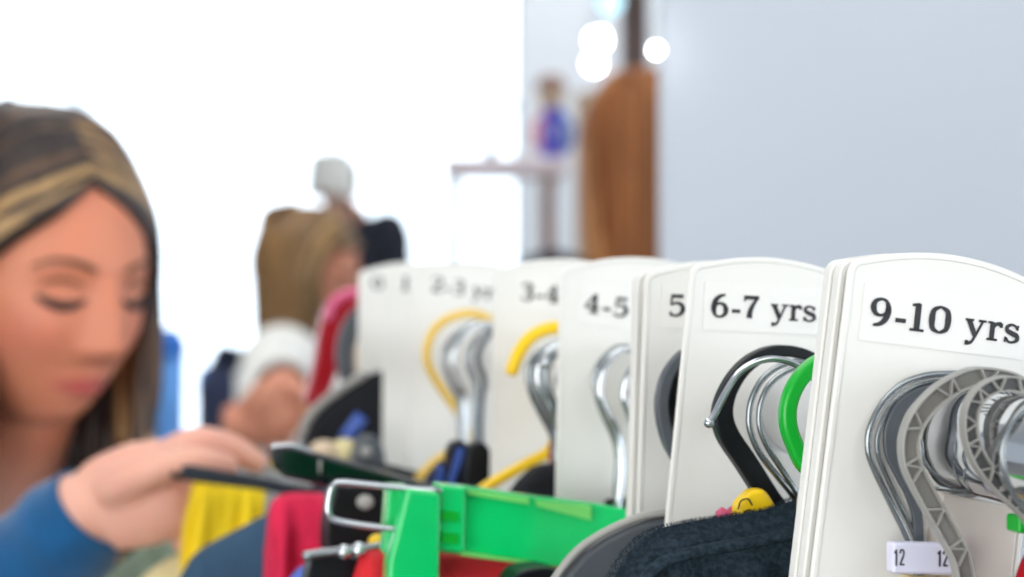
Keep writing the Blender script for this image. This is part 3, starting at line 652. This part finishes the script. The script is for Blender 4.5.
garment([(110, 620), (145, 580), (172, 562), (198, 552), (240, 556)], 1.262, 'cream', 'cream shirt between sage sleeve and yellow cloth', .02, .35, wave=.003, seed=10)
garment([(285, 590), (298, 574), (308, 570), (330, 572)], .96, 'bluep', 'small patch of blue cloth at bottom, left of black clip', .014, .3, wave=.002, seed=11)
garment([(330, 520), (400, 515), (470, 515), (560, 520)], 1.01, 'blackc', 'black trousers hanging behind the green clamp', .02, .4, 'trousers', wave=.003, cat='trousers', seed=12)
garment([(1008, 680), (1016, 620), (1022, 585), (1034, 550), (1062, 525), (1120, 500)], .596, 'dred', 'deep red garment at the lower right edge', .014, .35, 'red_garment', .002, 'top', seed=13)
b = NB(); poly(b, LL([(1012, 514), (1050, 516), (1060, 534), (1012, 532)], .604), .008); tag(link('green_clip', b, 'greenp', None, bevel=.001), 'small dark green clip above the deep red garment', 'clip')
garment([(400, 520), (440, 505), (500, 500), (560, 505)], 1.08, 'jacket', 'navy top behind the black clips under 2-3', .03, .4, wave=.003, seed=14)
garment([(280, 520), (330, 480), (370, 470), (420, 480), (470, 500)], 1.16, 'blackc', 'black top behind the gloss bar', .03, .4, wave=.003, seed=15)

# ------------------------------------------------------------------ people
SK = {'w': (238, 178, 156), 'lip': (196, 84, 82), 'cheek': (226, 128, 106), 'face': (224, 140, 106)}  # face: flushed tone, with its shade put into the colour
def head_bm(Mx, sc=1.0):
    """a head facing +Y in its own frame, eyes at z=0; nose, lips, brow, jaw, ears"""
    bm = NB(); NU, NV = 120, 90; rings = []
    def g(x, z, cx, cz, sx_, sz_): return math.exp(-((x-cx)/sx_)**2-((z-cz)/sz_)**2)
    def P(u, v):
        ph = math.pi*v; th = 2*math.pi*u
        z = math.cos(ph); r = math.sin(ph); x = r*math.cos(th); y = r*math.sin(th)
        X, Y, Z = x*.073, y*.093, z*.113+.0
        if Z < 0:                                   # cheeks, jaw and chin
            f = -Z/.113; X *= 1-.30*f**1.5
            if Y < 0: Y *= 1-.45*f
            else: Y *= 1+.02*f; 
        if Z < -.05 and Y > 0: Y += .010*g(X, Z, 0, -.095, .028, .022)
        if Y > 0 and r > .05:
            fr = min(1, Y/.05)
            d = 0
            d -= .0105*(g(X, Z, .031, .0, .017, .012)+g(X, Z, -.031, .0, .017, .012))
            d += .0045*(g(X, Z, .031, -.002, .012, .009)+g(X, Z, -.031, -.002, .012, .009))
            d += .0040*(g(X, Z, .030, .020, .022, .008)+g(X, Z, -.030, .020, .022, .008))
            d += .0050*(g(X, Z, .040, -.032, .020, .020)+g(X, Z, -.040, -.032, .020, .020))
            zz = (Z-.008)/(-.048)
            if 0 <= zz <= 1.25:
                w = .0075+.006*zz; h = .007+.020*zz if zz <= 1 else .027*(1-(zz-1)/.25)
                d += h*math.exp(-(X/w)**2)
            d += .006*(g(X, Z, .0115, -.043, .007, .007)+g(X, Z, -.0115, -.043, .007, .007))
            d += .0052*g(X, Z, 0, -.0655, .021, .0042)+.0062*g(X, Z, 0, -.0755, .018, .0048)-.0030*g(X, Z, 0, -.0703, .023, .0018)
            d -= .0028*g(X, Z, 0, -.084, .020, .005)
            Y += d*fr
        return Mx @ (Vector((X, Y, Z))*sc)
    for j in range(1, NV): rings.append([bm.verts.new(P(i/NU, j/NV)) for i in range(NU)])
    tp = bm.verts.new(P(0, 0)); bt = bm.verts.new(P(0, 1))
    for k in range(NU):
        k2 = (k+1) % NU
        bm.faces.new((tp, rings[0][k], rings[0][k2])); bm.faces.new((bt, rings[-1][k2], rings[-1][k]))
        for A, B in zip(rings, rings[1:]): bm.faces.new((A[k], B[k], B[k2], A[k2]))
    for s in (-1, 1):
        tube(bm, [Mx @ (Vector(q)*sc) for q in ((s*.070, -.006, .014), (s*.078, -.014, .010), (s*.079, -.015, -.010), (s*.070, -.004, -.028))], .0065*sc, 10, 4)
    return bm
def ysurf(x, z):
    y = .093*math.sqrt(max(0, 1-(x/.073)**2-(z/.113)**2)); a = abs(x)
    def g(cx, cz, sx_, sz_): return math.exp(-((a-cx)/sx_)**2-((z-cz)/sz_)**2)
    d = -.0085*g(.031, .0, .017, .012)+.0045*g(.031, -.002, .012, .009)+.0040*g(.030, .020, .022, .008)+.0050*g(.040, -.032, .020, .020)
    return y+d*min(1, y/.05)
def join(dst, src):
    me = bpy.data.meshes.new('tmp'); src.to_mesh(me); src.free(); dst.from_mesh(me); bpy.data.meshes.remove(me)
def body(parent, chains, Mx, sc, base, voxel, tints=True, name='body'):
    bm = head_bm(Mx, sc)
    bmesh.ops.recalc_face_normals(bm, faces=bm.faces[:])
    for pts, rad, fl_ in chains:
        c = NB(); tube(c, pts, rad, 16, 5, flat=fl_); bmesh.ops.recalc_face_normals(c, faces=c.faces[:]); join(bm, c)
    o = link(name, bm, M['skin'], parent)
    md = o.modifiers.new('remesh', 'REMESH'); md.mode = 'VOXEL'; md.voxel_size = voxel
    sm = o.modifiers.new('smooth', 'SMOOTH'); sm.iterations = 3; sm.factor = .5
    dg = bpy.context.evaluated_depsgraph_get(); me = bpy.data.meshes.new_from_object(o.evaluated_get(dg)); o.modifiers.clear()
    old = o.data; o.data = me; bpy.data.meshes.remove(old); me.name = name
    if not me.materials: me.materials.append(M['skin'])
    a = me.color_attributes.new('tint', 'FLOAT_COLOR', 'POINT'); inv = Mx.inverted(); o0 = parent_origin(parent)
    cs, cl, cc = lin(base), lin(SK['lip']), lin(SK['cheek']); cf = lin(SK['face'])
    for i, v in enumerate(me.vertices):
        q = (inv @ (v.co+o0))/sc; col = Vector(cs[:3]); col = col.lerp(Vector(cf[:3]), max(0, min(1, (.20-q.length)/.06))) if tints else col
        if q.y > .03 and abs(q.x) < .06 and -.1 < q.z < .05:
            hw = .0085*(1-(q.x/.026)**2) if abs(q.x) < .026 else 0
            if hw > 0:
                k = max(0, min(1, (hw-abs(q.z+.0705))/.002)); col = col.lerp(Vector(cl[:3]), k*.85)
            k = math.exp(-((abs(q.x)-.044)/.020)**2-((q.z+.034)/.020)**2); col = col.lerp(Vector(cc[:3]), k*.5)
        a.data[i].color = (*col, 1)
    for p in me.polygons: p.use_smooth = True
    return o
def headM(pos, yaw, pitch, roll=0):
    return Matrix.Translation(pos) @ Matrix.Rotation(R(180+yaw), 4, 'Z') @ Matrix.Rotation(R(-pitch), 4, 'X') @ Matrix.Rotation(R(roll), 4, 'Y')
def hair(parent, Mx, sc, mats, length, n=46, part=.006, top=.122, seed=1, pick=None, back=True, fall=(0, 0, -1), side=.084, rad=.0095, fore=.076, name='hair', tem=.045, arch=0.0):
    """locks swept from a parting over the sides and down, plus a close cap"""
    rnd = random.Random(seed); bm = NB()
    NU, NV = 60, 26; rings = []
    for j in range(NV):
        ph = math.pi*.56*j/(NV-1); row = []
        for i in range(NU):
            th = 2*math.pi*i/NU; x, y, z = math.sin(ph)*math.cos(th), math.sin(ph)*math.sin(th), math.cos(ph)
            if y > .15 and z < .72: y = min(y, .15); 
            row.append(bm.verts.new(Mx @ (Vector((x*(side-.006), y*.098-.004, z*(top-.006)))*sc)))
        rings.append(row)
    for A, B in zip(rings[1:], rings[2:]):
        for k in range(NU): bm.faces.new((A[k], A[(k+1) % NU], B[(k+1) % NU], B[k]))
    inv3 = Mx.to_3x3(); dn = inv3.inverted() @ Vector(fall)
    for s in (-1, 1):
        for i in range(n):
            f = (i+rnd.random()*.6)/n                        # 0 front .. 1 back
            y0 = fore-(fore+.085)*f; ys = tem-(tem+.08)*f        # where it starts, where it passes the temple
            zt = (top-.018+.018*min(1, f*4))*math.sqrt(max(.05, 1-(y0/.100)**2))
            sxx = side*math.sqrt(max(.15, 1-((ys+.005)/.108)**2))
            j = lambda a: rnd.uniform(-a, a)
            pts = [Vector((part, y0, zt)), Vector((part+s*sxx*.45, y0*.75+ys*.25+j(.003), zt*.93)), Vector((s*sxx*.86, y0*.3+ys*.7, top*.55)), Vector((s*sxx*1.03, ys, .01))]
            wf = max(0, 1-f/.28)*arch
            for ii, q in enumerate((Vector((part, .070, .083)), Vector((part*.5+s*.033, .070, .060)), Vector((s*.064, .048, .032)), Vector((s*.083, .030, .0)))):
                pts[ii] = pts[ii].lerp(q, wf)
            p = pts[-1]; Ln = length*(1+j(.10)); pull = Vector((-s*.10, -.05, 0)) if not back else Vector((-s*.05, -.02, 0))
            for q in (.33, .66, 1): pts.append(p+(dn+pull)*Ln*q+Vector((j(.006), j(.006), 0)))
            mi = pick(s, f, rnd) if pick else rnd.randrange(len(mats))
            tube(bm, [Mx @ (q*sc) for q in pts], [rad*.5*sc, rad*.9*sc, rad*1.1*sc, rad*1.15*sc, rad*sc, rad*.9*sc, rad*.35*sc], 8, 5, mi=mi)
        if back:
            for i in range(n//2):                            # back of the head
                f = (i+rnd.random())/(n//2); xa = s*side*f*.95
                pts = [Vector((part, -.05, top)), Vector((xa*.6, -.085, top*.75)), Vector((xa*.95, -.10*math.sqrt(max(.1, 1-f*f*.8)), .02))]
                p = pts[-1]
                for q in (.33, .66, 1): pts.append(p+(dn+Vector((0, .03, 0)))*length*q*(1+rnd.uniform(-.08, .08)))
                mi = pick(s, 1, rnd) if pick else rnd.randrange(len(mats))
                tube(bm, [Mx @ (q*sc) for q in pts], [rad*.6*sc, rad*1.1*sc, rad*1.2*sc, rad*1.1*sc, rad*sc, rad*.4*sc], 8, 5, mi=mi)
    return link(name, bm, [M[x] for x in mats], parent)
def face_hair(parent, Mx, sc, looking=True):
    for s in (-1, 1):
        for nm, m, xs, zs, rr, fl_ in (('eyebrow', 'brow', (.013, .022, .032, .042, .051), (.0175, .0215, .0235, .0225, .0165), [.0026, .0038, .0036, .0028, .0014], (1, .6)),
                                       ('eyelashes', 'lash', (.017, .024, .031, .038, .046), (-.0050, -.0085, -.0098, -.0088, -.0045), [.0020, .0040, .0046, .0044, .0026], (1, .8))):
            b = NB(); tube(b, [Mx @ (Vector((s*x, ysurf(x, z)+.0006, z))*sc) for x, z in zip(xs, zs)], [q*sc for q in rr], 8, 5, flat=fl_); link(nm, b, m, parent)
        b = NB(); tube(b, [Mx @ (Vector((s*x, ysurf(x, z)+.0001, z))*sc) for x, z in zip((.018, .025, .032, .039, .045), (.0035, .0075, .0085, .007, .003))], [.0006*sc, .0011*sc, .0012*sc, .0011*sc, .0006*sc], 8, 5); link('eyelid_crease', b, 'brow', parent)

# --- woman in teal
wp = thing('person', (-.47, 1.72, 0), 'dark-haired woman in a teal jumper looking down at the rail', 'person')
WS = 1.05
HP = W(39, 277, 1.60); HM = headM(HP, 46, 8, -1)
def arr(*q): return [Vector(x) for x in q]
neckb = W(-5, 475, 1.70); chest = Vector((-.50, 1.76, 1.12)); hip = Vector((-.50, 1.80, .88))
sR = Vector((-.60, 1.60, 1.19)); eR = Vector((-.47, 1.30, 1.10)); wr = W(92, 507, 1.213)
sL = Vector((-.30, 1.86, 1.20)); eL = Vector((-.20, 1.80, .97)); wL = Vector((-.12, 1.60, 1.06))
ch = [
 (arr(HP+Vector((-.012, .045, -.055)), HP+Vector((-.03, .06, -.10)), neckb, neckb+Vector((-.02, .02, -.06))), [.052, .050, .054, .07], None),
 (arr(neckb+Vector((-.02, .03, -.04)), chest+Vector((0, 0, .06)), chest, chest-Vector((0, 0, .12)), hip, hip-Vector((0, 0, .06))), [.07, .125, .135, .115, .135, .12], (1.0, .78)),
 (arr(sR+Vector((.08, .07, .01)), sR, sR.lerp(eR, .5), eR), [.055, .056, .046, .040], None),
 (arr(eR, eR.lerp(wr, .35), eR.lerp(wr, .75), wr), [.040, .041, .031, .026], None),
 (arr(sL-Vector((.08, .05, -.01)), sL, sL.lerp(eL, .5), eL, eL.lerp(wL, .5), wL), [.055, .056, .046, .040, .036, .026], None),
 (arr(wL, wL+Vector((.02, -.05, .01)), wL+Vector((.04, -.09, .0))), [.026, .036, .032], (1, .6)),
]
for k in range(4): 
    q = wL+Vector((.03+.012*k, -.08, .012-.008*k)); ch.append((arr(q, q+Vector((.02, -.035, -.008)), q+Vector((.022, -.055, -.03))), [.0088, .008, .0065], None))
ch.append((arr(wL+Vector((0, -.04, .02)), wL+Vector((.0, -.07, .04)), wL+Vector((.01, -.095, .035))), [.011, .01, .008], None))
for s in (-1, 1):
    a = hip+Vector((.085*s, 0, -.03)); ch.append((arr(a, a+Vector((0, -.02, -.40)), a+Vector((.01*s, .02, -.78)), a+Vector((.01*s, .02, -.82))), [.085, .055, .038, .04], None))
    q = a+Vector((.01*s, .02, -.81)); ch.append((arr(q, q+Vector((.03, -.09, -.005)), q+Vector((.05, -.16, -.012))), [.036, .034, .024], None))
# right hand on the bar
kn = W(176, 462, 1.205)
ch += [
 (arr(wr, W(112, 502, 1.21), W(145, 493, 1.205), W(174, 482, 1.20)), [.025, .029, .031, .027], (.62, 1.05)),
 (arr(W(112, 488, 1.195), W(145, 473, 1.180), W(178, 463, 1.178), W(208, 462, 1.182), W(232, 467, 1.188)), [.013, .011, .0096, .0088, .0070], None),          # thumb
 (arr(W(160, 462, 1.215), W(196, 443, 1.215), W(232, 449, 1.22), W(261, 465, 1.22)), [.0115, .0105, .0092, .0070], None),   # index
 (arr(W(168, 476, 1.21), W(203, 476, 1.225), W(226, 490, 1.235), W(214, 510, 1.235)), [.0115, .0105, .0092, .0075], None),
 (arr(W(164, 492, 1.205), W(194, 497, 1.215), W(208, 514, 1.23), W(194, 528, 1.228)), [.0115, .0100, .0090, .0072], None),
 (arr(W(152, 508, 1.205), W(176, 520, 1.205), W(190, 535, 1.212), W(180, 546, 1.215)), [.0105, .0090, .0080, .0065], None),
]
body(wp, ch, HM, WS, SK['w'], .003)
def pickw(s, f, rnd):
    if f < .03: return 0
    if f < .15: return rnd.choice((2, 2, 1, 0, 2))
    if f < .40 and s < 0: return rnd.choice((0, 1, 2, 1, 1))
    return rnd.choice((0, 0, 0, 0, 1))
hair(wp, HM, WS, ['hair_dark', 'hair_mid', 'hair_gold'], .23, 74, .008, .129, 3, pickw, side=.084, rad=.0072, fore=.081, tem=.034, arch=1.0)
face_hair(wp, HM, WS)
def sleeve(parent, pts, rad, m, name='sleeve', flat=None, seed=0):
    b = NB(); P = catmull(pts, 8); rr = lerp_list(rad, len(P))
    rr = [r*(1+.05*math.sin(i*1.1+seed)) for i, r in enumerate(rr)]
    tube(b, P, rr, 28, 0, flat=flat, caps=False); return link(name, b, m, parent, solid=.003)
sleeve(wp, [sR+Vector((.12, .10, -.01)), sR+Vector((.04, .03, .005)), sR, sR.lerp(eR, .5), eR+Vector((-.01, 0, 0)), eR.lerp(wr, .4), eR.lerp(wr, .8), W(93, 508, 1.213)], [.085, .085, .074, .060, .050, .046, .036, .029], 'teal')
sleeve(wp, [sL-Vector((.12, .07, .01)), sL-Vector((.04, .03, -.005)), sL, sL.lerp(eL, .5), eL, eL.lerp(wL, .5), wL], [.085, .085, .074, .062, .052, .046, .036], 'teal', seed=2)
b = NB(); tube(b, catmull([neckb+Vector((-.03, .03, -.035)), chest+Vector((0, 0, .075)), chest, chest-Vector((0, 0, .12)), hip-Vector((0, 0, .02))], 6), [.082, .142, .152, .135, .155], 32, 0, flat=(1.03, .80), caps=False); link('jumper', b, 'teal', wp, solid=.004)
b = NB(); tube(b, [neckb+Vector((-.012, .012, .012)), neckb+Vector((-.02, .02, -.014)), neckb+Vector((-.03, .03, -.045))], [.060, .068, .088], 32, 4, caps=False); link('patterned_neckline', b, 'dteal', wp, solid=.003)
for s in (-1, 1):
    a = hip+Vector((.085*s, 0, -.02)); sleeve(wp, [a, a+Vector((0, -.02, -.38)), a+Vector((.01*s, .02, -.76))], [.10, .07, .06], 'denim', 'trouser_leg')
    q = a+Vector((.01*s, .02, -.82)); b = NB(); tube(b, [q+Vector((-.01, .04, 0)), q+Vector((.03, -.09, .0)), q+Vector((.055, -.17, -.008))], [.04, .042, .03], 16, 5, flat=(1, 1)); link('shoe', b, 'shoe', wp)

# --- other people
def standing(name_label, head_px, Y, yaw, pitch, sc, base, hairmats, length, top_m, n=26, hairargs=None, arms_=None, extra=None, face=True, jacket=None, lean=(0, 0), legs='denim', rise=0.0):
    HPp = W(head_px[0], head_px[1], Y); Mx = headM(HPp, yaw, pitch)
    bx, by = HPp.x+lean[0], HPp.y+lean[1]
    p = thing('person', (bx, by, 0), name_label, 'person')
    H = HPp.z; fw = Vector((math.sin(R(yaw)), -math.cos(R(yaw)), 0)); rt = Vector((fw.y, -fw.x, 0))
    nb = Vector((bx, by, H-.20*sc+rise)); chs = Vector((bx, by, H-.36*sc+rise)); hp = Vector((bx, by, H*.56))
    c = [(arr(HPp-fw*.015-Vector((0, 0, .06)), nb, nb-Vector((0, 0, .06))), [.05*sc, .052*sc, .07*sc], None),
         (arr(nb-Vector((0, 0, .03)), chs+Vector((0, 0, .06)), chs, chs.lerp(hp, .6), hp, hp-Vector((0, 0, .05))), [.07*sc, .125*sc, .135*sc, .12*sc, .14*sc, .12*sc], None)]
    jk = []
    for s in (-1, 1):
        sh = nb+rt*s*.165*sc-Vector((0, 0, .055*sc))
        if arms_ and s in arms_: e, w_ = arms_[s]
        else: e = sh+rt*s*.05-Vector((0, 0, .27*sc)); w_ = e-Vector((0, 0, .24*sc))+fw*.05
        c.append((arr(sh-rt*s*.06, sh, sh.lerp(e, .5), e, e.lerp(w_, .5), w_), [.05*sc, .055*sc, .046*sc, .04*sc, .035*sc, .026*sc], None))
        jk.append((sh, e, w_, s))
        if not (extra and s in extra):
            d = (w_-e).normalized(); c.append((arr(w_, w_+d*.05, w_+d*.09), [.026*sc, .036*sc, .03*sc], (1, .6)))
            for k in range(4):
                q = w_+d*.085+fw*(.018-.012*k); c.append((arr(q, q+d*.035, q+d*.06+rt*-s*.015), [.0088, .008, .0065], None))
            q = w_+d*.03+fw*.025; c.append((arr(q, q+d*.03+fw*.02, q+d*.06+fw*.022), [.012, .0105, .008], None))
    for s in (-1, 1):
        a = hp+rt*.085*s-Vector((0, 0, .02)); ank = Vector((a.x, a.y, .07))
        c.append((arr(a, a.lerp(ank, .5), ank), [.085*sc, .058*sc, .038*sc], None)); c.append((arr(ank-Vector((0, 0, .02)), ank+fw*.09-Vector((0, 0, .03)), ank+fw*.17-Vector((0, 0, .04))), [.036, .032, .024], None))
    if extra:
        for s in extra: c += extra[s]
    body(p, c, Mx, sc, base, .006, False)
    hair(p, Mx, sc, hairmats, length, n, **(hairargs or {}))
    if face: face_hair(p, Mx, sc)
    b = NB(); tube(b, catmull([nb-Vector((0, 0, .02)), chs+Vector((0, 0, .08)), chs, chs.lerp(hp, .6), hp-Vector((0, 0, .04))], 5), [.075*sc, .145*sc, .155*sc, .145*sc, .16*sc], 28, 0, caps=False); link('top', b, top_m, p, solid=.004)
    for sh, e, w_, s in jk: sleeve(p, [sh-rt*s*.10-Vector((0, 0, .01)), sh-rt*s*.03, sh, sh.lerp(e, .5), e, e.lerp(w_, .5), w_], [.07*sc, .074*sc, .068*sc, .058*sc, .053*sc, .047*sc, .036*sc], jacket if (jacket and s < 0) else top_m)
    if jacket:
        b = NB(); tube(b, catmull([nb-fw*.05-Vector((0, 0, .03)), chs-fw*.045+Vector((0, 0, .06)), chs-fw*.05, hp-fw*.03], 5), [.08*sc, .14*sc, .15*sc, .16*sc], 28, 0, caps=False); link('jacket', b, jacket, p, solid=.004)
    for s in (-1, 1):
        a = hp+rt*.085*s; sleeve(p, [a, a.lerp(Vector((a.x, a.y, .08)), .5), Vector((a.x, a.y, .09))], [.10*sc, .075*sc, .06], legs, 'trouser_leg')
        ank = Vector((a.x, a.y, .055)); b = NB(); tube(b, [ank-fw*.05, ank+fw*.09-Vector((0, 0, .008)), ank+fw*.18-Vector((0, 0, .014))], [.04, .042, .032], 14, 4); link('shoe', b, 'shoe', p)
    return p
# child-bob person facing right, hand on the far clothes
Yh = 2.25
ex = {1: [(arr(W(283, 385, Yh), W(272, 398, Yh), W(262, 412, Yh)), [.027, .038, .040], (1, .7))]+
         [(arr(W(288-19*k, 404+2*k, Yh-.01), W(290-20*k, 424+2*k, Yh-.03), W(284-19*k, 446-abs(k-1)*2, Yh-.02)), [.0110, .0104, .0085], None) for k in range(4)]+
         [(arr(W(296, 388, Yh-.01), W(306, 400, Yh-.03), W(306, 425, Yh-.03)), [.013, .011, .009], None)]}
bobp = dict(part=0, top=.124, seed=5, pick=lambda s, f, r: 1 if (f < .25 and r.random() < .3) else 0)
standing('person with a light brown bob and white top, seen in profile', (308, 276), 3.1, 76, 12, .86, (214, 140, 108), ['hair_bob', 'hair_bobl'], .135, 'white', 34, bobp,
         {1: (Vector((-.37, 2.85, 1.10)), W(283, 385, Yh)), -1: (Vector((-.20, 3.35, 1.02)), Vector((-.1, 3.2, .9)))}, ex, True, 'jacket', (.0, .04), rise=.075)
standing('tall distant person with pale grey hair and charcoal coat', (335, 184), 6.4, 150, 0, .85, (214, 160, 136), ['pale'], .06, 'dark', 18, dict(part=0, seed=8), face=False, legs='dark', lean=(.06, .05), rise=.06)
standing('person with long straight ginger hair, seen from behind', (641, 148), 3.4, 175, 0, 1.0, (220, 170, 140), ['ginger', 'gingerl'], .40, 'dark', 44,
         dict(part=0, top=.130, seed=9, side=.090, rad=.011, pick=lambda s, f, r: 1 if r.random() < (.6 if f < .4 else .22) else 0), face=False)

# ------------------------------------------------------------------ things at the back of the shop
t = thing('display_shelf', W(505, 272, 5.0)*Vector((1, 1, 0)) if False else Vector((-.02, 5.0, 0)), 'tall pale display shelf with brown leg near the window', 'shelf')
zt = W(0, 168, 5.0).z
x0, x1 = W(445, 0, 5.0).x, W(566, 0, 5.0).x
b = NB(); box(b, (x0, 4.85, zt-.02), (x1, 5.25, zt+.02)); link('shelf_top', b, 'shelfp', t, smooth=False, bevel=.004)
for x in (x0+.02, x1-.045):
    for y in (4.87, 5.21):
        b = NB(); box(b, (x-.014, y, 0), (x+.014, y+.03, zt-.021)); link('leg', b, 'wood' if x > 0 else 'frame', t, smooth=False)
b = NB(); box(b, (x0+.03, 4.88, .60), (x1-.06, 5.22, .63)); link('lower_shelf', b, 'shelfp', t, smooth=False)
b = NB(); c = W(491, 152, 5.05); lathe(b, Vector((c.x, 5.05, zt+.02)), [(.014, 0), (.016, .01), (.013, .06), (.009, .10), (.010, .15), (.015, .19), (.014, .195)]); tag(link('vase', b, 'tealg', None), 'slim dark teal vase standing on the tall shelf', 'vase')
c = W(553, 0, 5.0).x; t = thing('toy_figure', (c, 5.0, zt+.02), 'colourful toy figure on the right end of the tall shelf', 'toy')
b = NB(); lathe(b, (c, 5.0, zt+.02), [(.03, 0), (.034, .02), (.022, .08), (.026, .12), (.014, .14)]); link('torso', b, 'purple', t)
b = NB(); ball(b, (c-.005, 5.0, zt+.18), (.035, .03, .04)); link('head', b, 'tan', t)
b = NB(); ball(b, (c-.005, 5.0, zt+.205), (.038, .034, .03)); link('cap', b, 'wood', t)
for s in (-1, 1):
    b = NB(); tube(b, [Vector((c+s*.02, 5, zt+.135)), Vector((c+s*.042, 4.99, zt+.10)), Vector((c+s*.038, 4.98, zt+.05))], .010, 10, 4); link('limb', b, 'pink' if s < 0 else 'blue', t)
# dark column and lamps
t = thing('display_post', (.29, 4.6, 0), 'dark brown post behind the ginger-haired person', 'post')
b = NB(); px0, px1 = W(622, 0, 4.6).x, W(648, 0, 4.6).x; box(b, (px0, 4.6, 0), (px1, 4.68, 3.1)); link('post_shaft', b, 'dwood', t, smooth=False, bevel=.004)
b = NB(); box(b, (px0-.03, 4.57, 0), (px1+.03, 4.71, .06)); link('post_base', b, 'dwood', t, smooth=False)
t = thing('tall_carton', (W(594, 0, 4.9).x, 4.9, 0), 'tan cardboard display stand left of the ginger hair', 'display stand')
b = NB(); box(b, (W(578, 0, 4.9).x, 4.9, 0), (W(618, 0, 4.9).x, 5.1, W(0, 95, 4.9).z)); link('carton', b, 'tan', t, smooth=False, bevel=.003)
b = NB(); box(b, (W(576, 0, 4.9).x, 4.89, W(0, 96, 4.9).z), (W(620, 0, 4.9).x, 5.11, W(0, 92, 4.9).z)); link('lid', b, 'tan', t, smooth=False)
def lamp(u, v, Y, r, m, label):
    c = W(u, v, Y); t = thing('spot_lamp', c, label, 'lamp', 'glowing ceiling spot lamps')
    b = NB(); ball(b, c, r); link('bulb', b, m, t)
    b = NB(); lathe(b, c+Vector((0, .0, r*.8)), [(r*1.0, 0), (r*.8, r), (r*.35, r*1.4)]); link('shade', b, 'frame', t)
    b = NB(); tube(b, [c+Vector((0, 0, r*2.1)), Vector((c.x, c.y, 3.1))], .004, 8, 0); link('cord', b, 'frame', t)
lamp(594, 64, 4.3, .018, 'lamp', 'lower glowing lamp of the close pair above the tan stand')
lamp(598, 40, 4.4, .022, 'lamp', 'upper glowing lamp of the close pair above the tan stand')
lw = thing('wall_lamp', W(656, 50, 2.07), 'single small round glowing lamp on the lavender wall edge', 'lamp')
b = NB(); ball(b, W(656, 50, 2.07), .006); link('bulb', b, 'lamp', lw)
b = NB(); c_ = W(656, 50, 2.07); tube(b, [c_+Vector((0, .004, 0)), Vector((c_.x+.008, 2.10, c_.z))], .003, 10, 0); link('arm', b, 'frame', lw)
lamp(611, 2, 4.2, .025, 'lampc', 'pale cyan lamp at the top edge of the photo')
# blue tubs by the window
def tub(u0, u1, v0, Y, m, label):
    x0, x1 = W(u0, 0, Y).x, W(u1, 0, Y).x; z1 = W(0, v0, Y).z; t = thing('storage_tub', ((x0+x1)/2, Y, 0), label, 'storage tub', 'tall tubs by the window')
    b = NB(); c = Vector(((x0+x1)/2, Y, 0)); r = (x1-x0)/2; lathe(b, c, [(r*.8, 0), (r*.95, z1*.9), (r, z1)]); link('tub_wall', b, m, t)
    b = NB(); lathe(b, c+Vector((0, 0, z1)), [(r*1.05, 0), (r*1.05, .03), (r*.6, .06)]); link('lid', b, 'blue', t)
tub(146, 186, 356, 4.2, 'bluel', 'bright blue tub behind the woman\'s hair')
tub(196, 218, 392, 4.6, 'bluep', 'smaller dull blue tub right of the bright blue one')
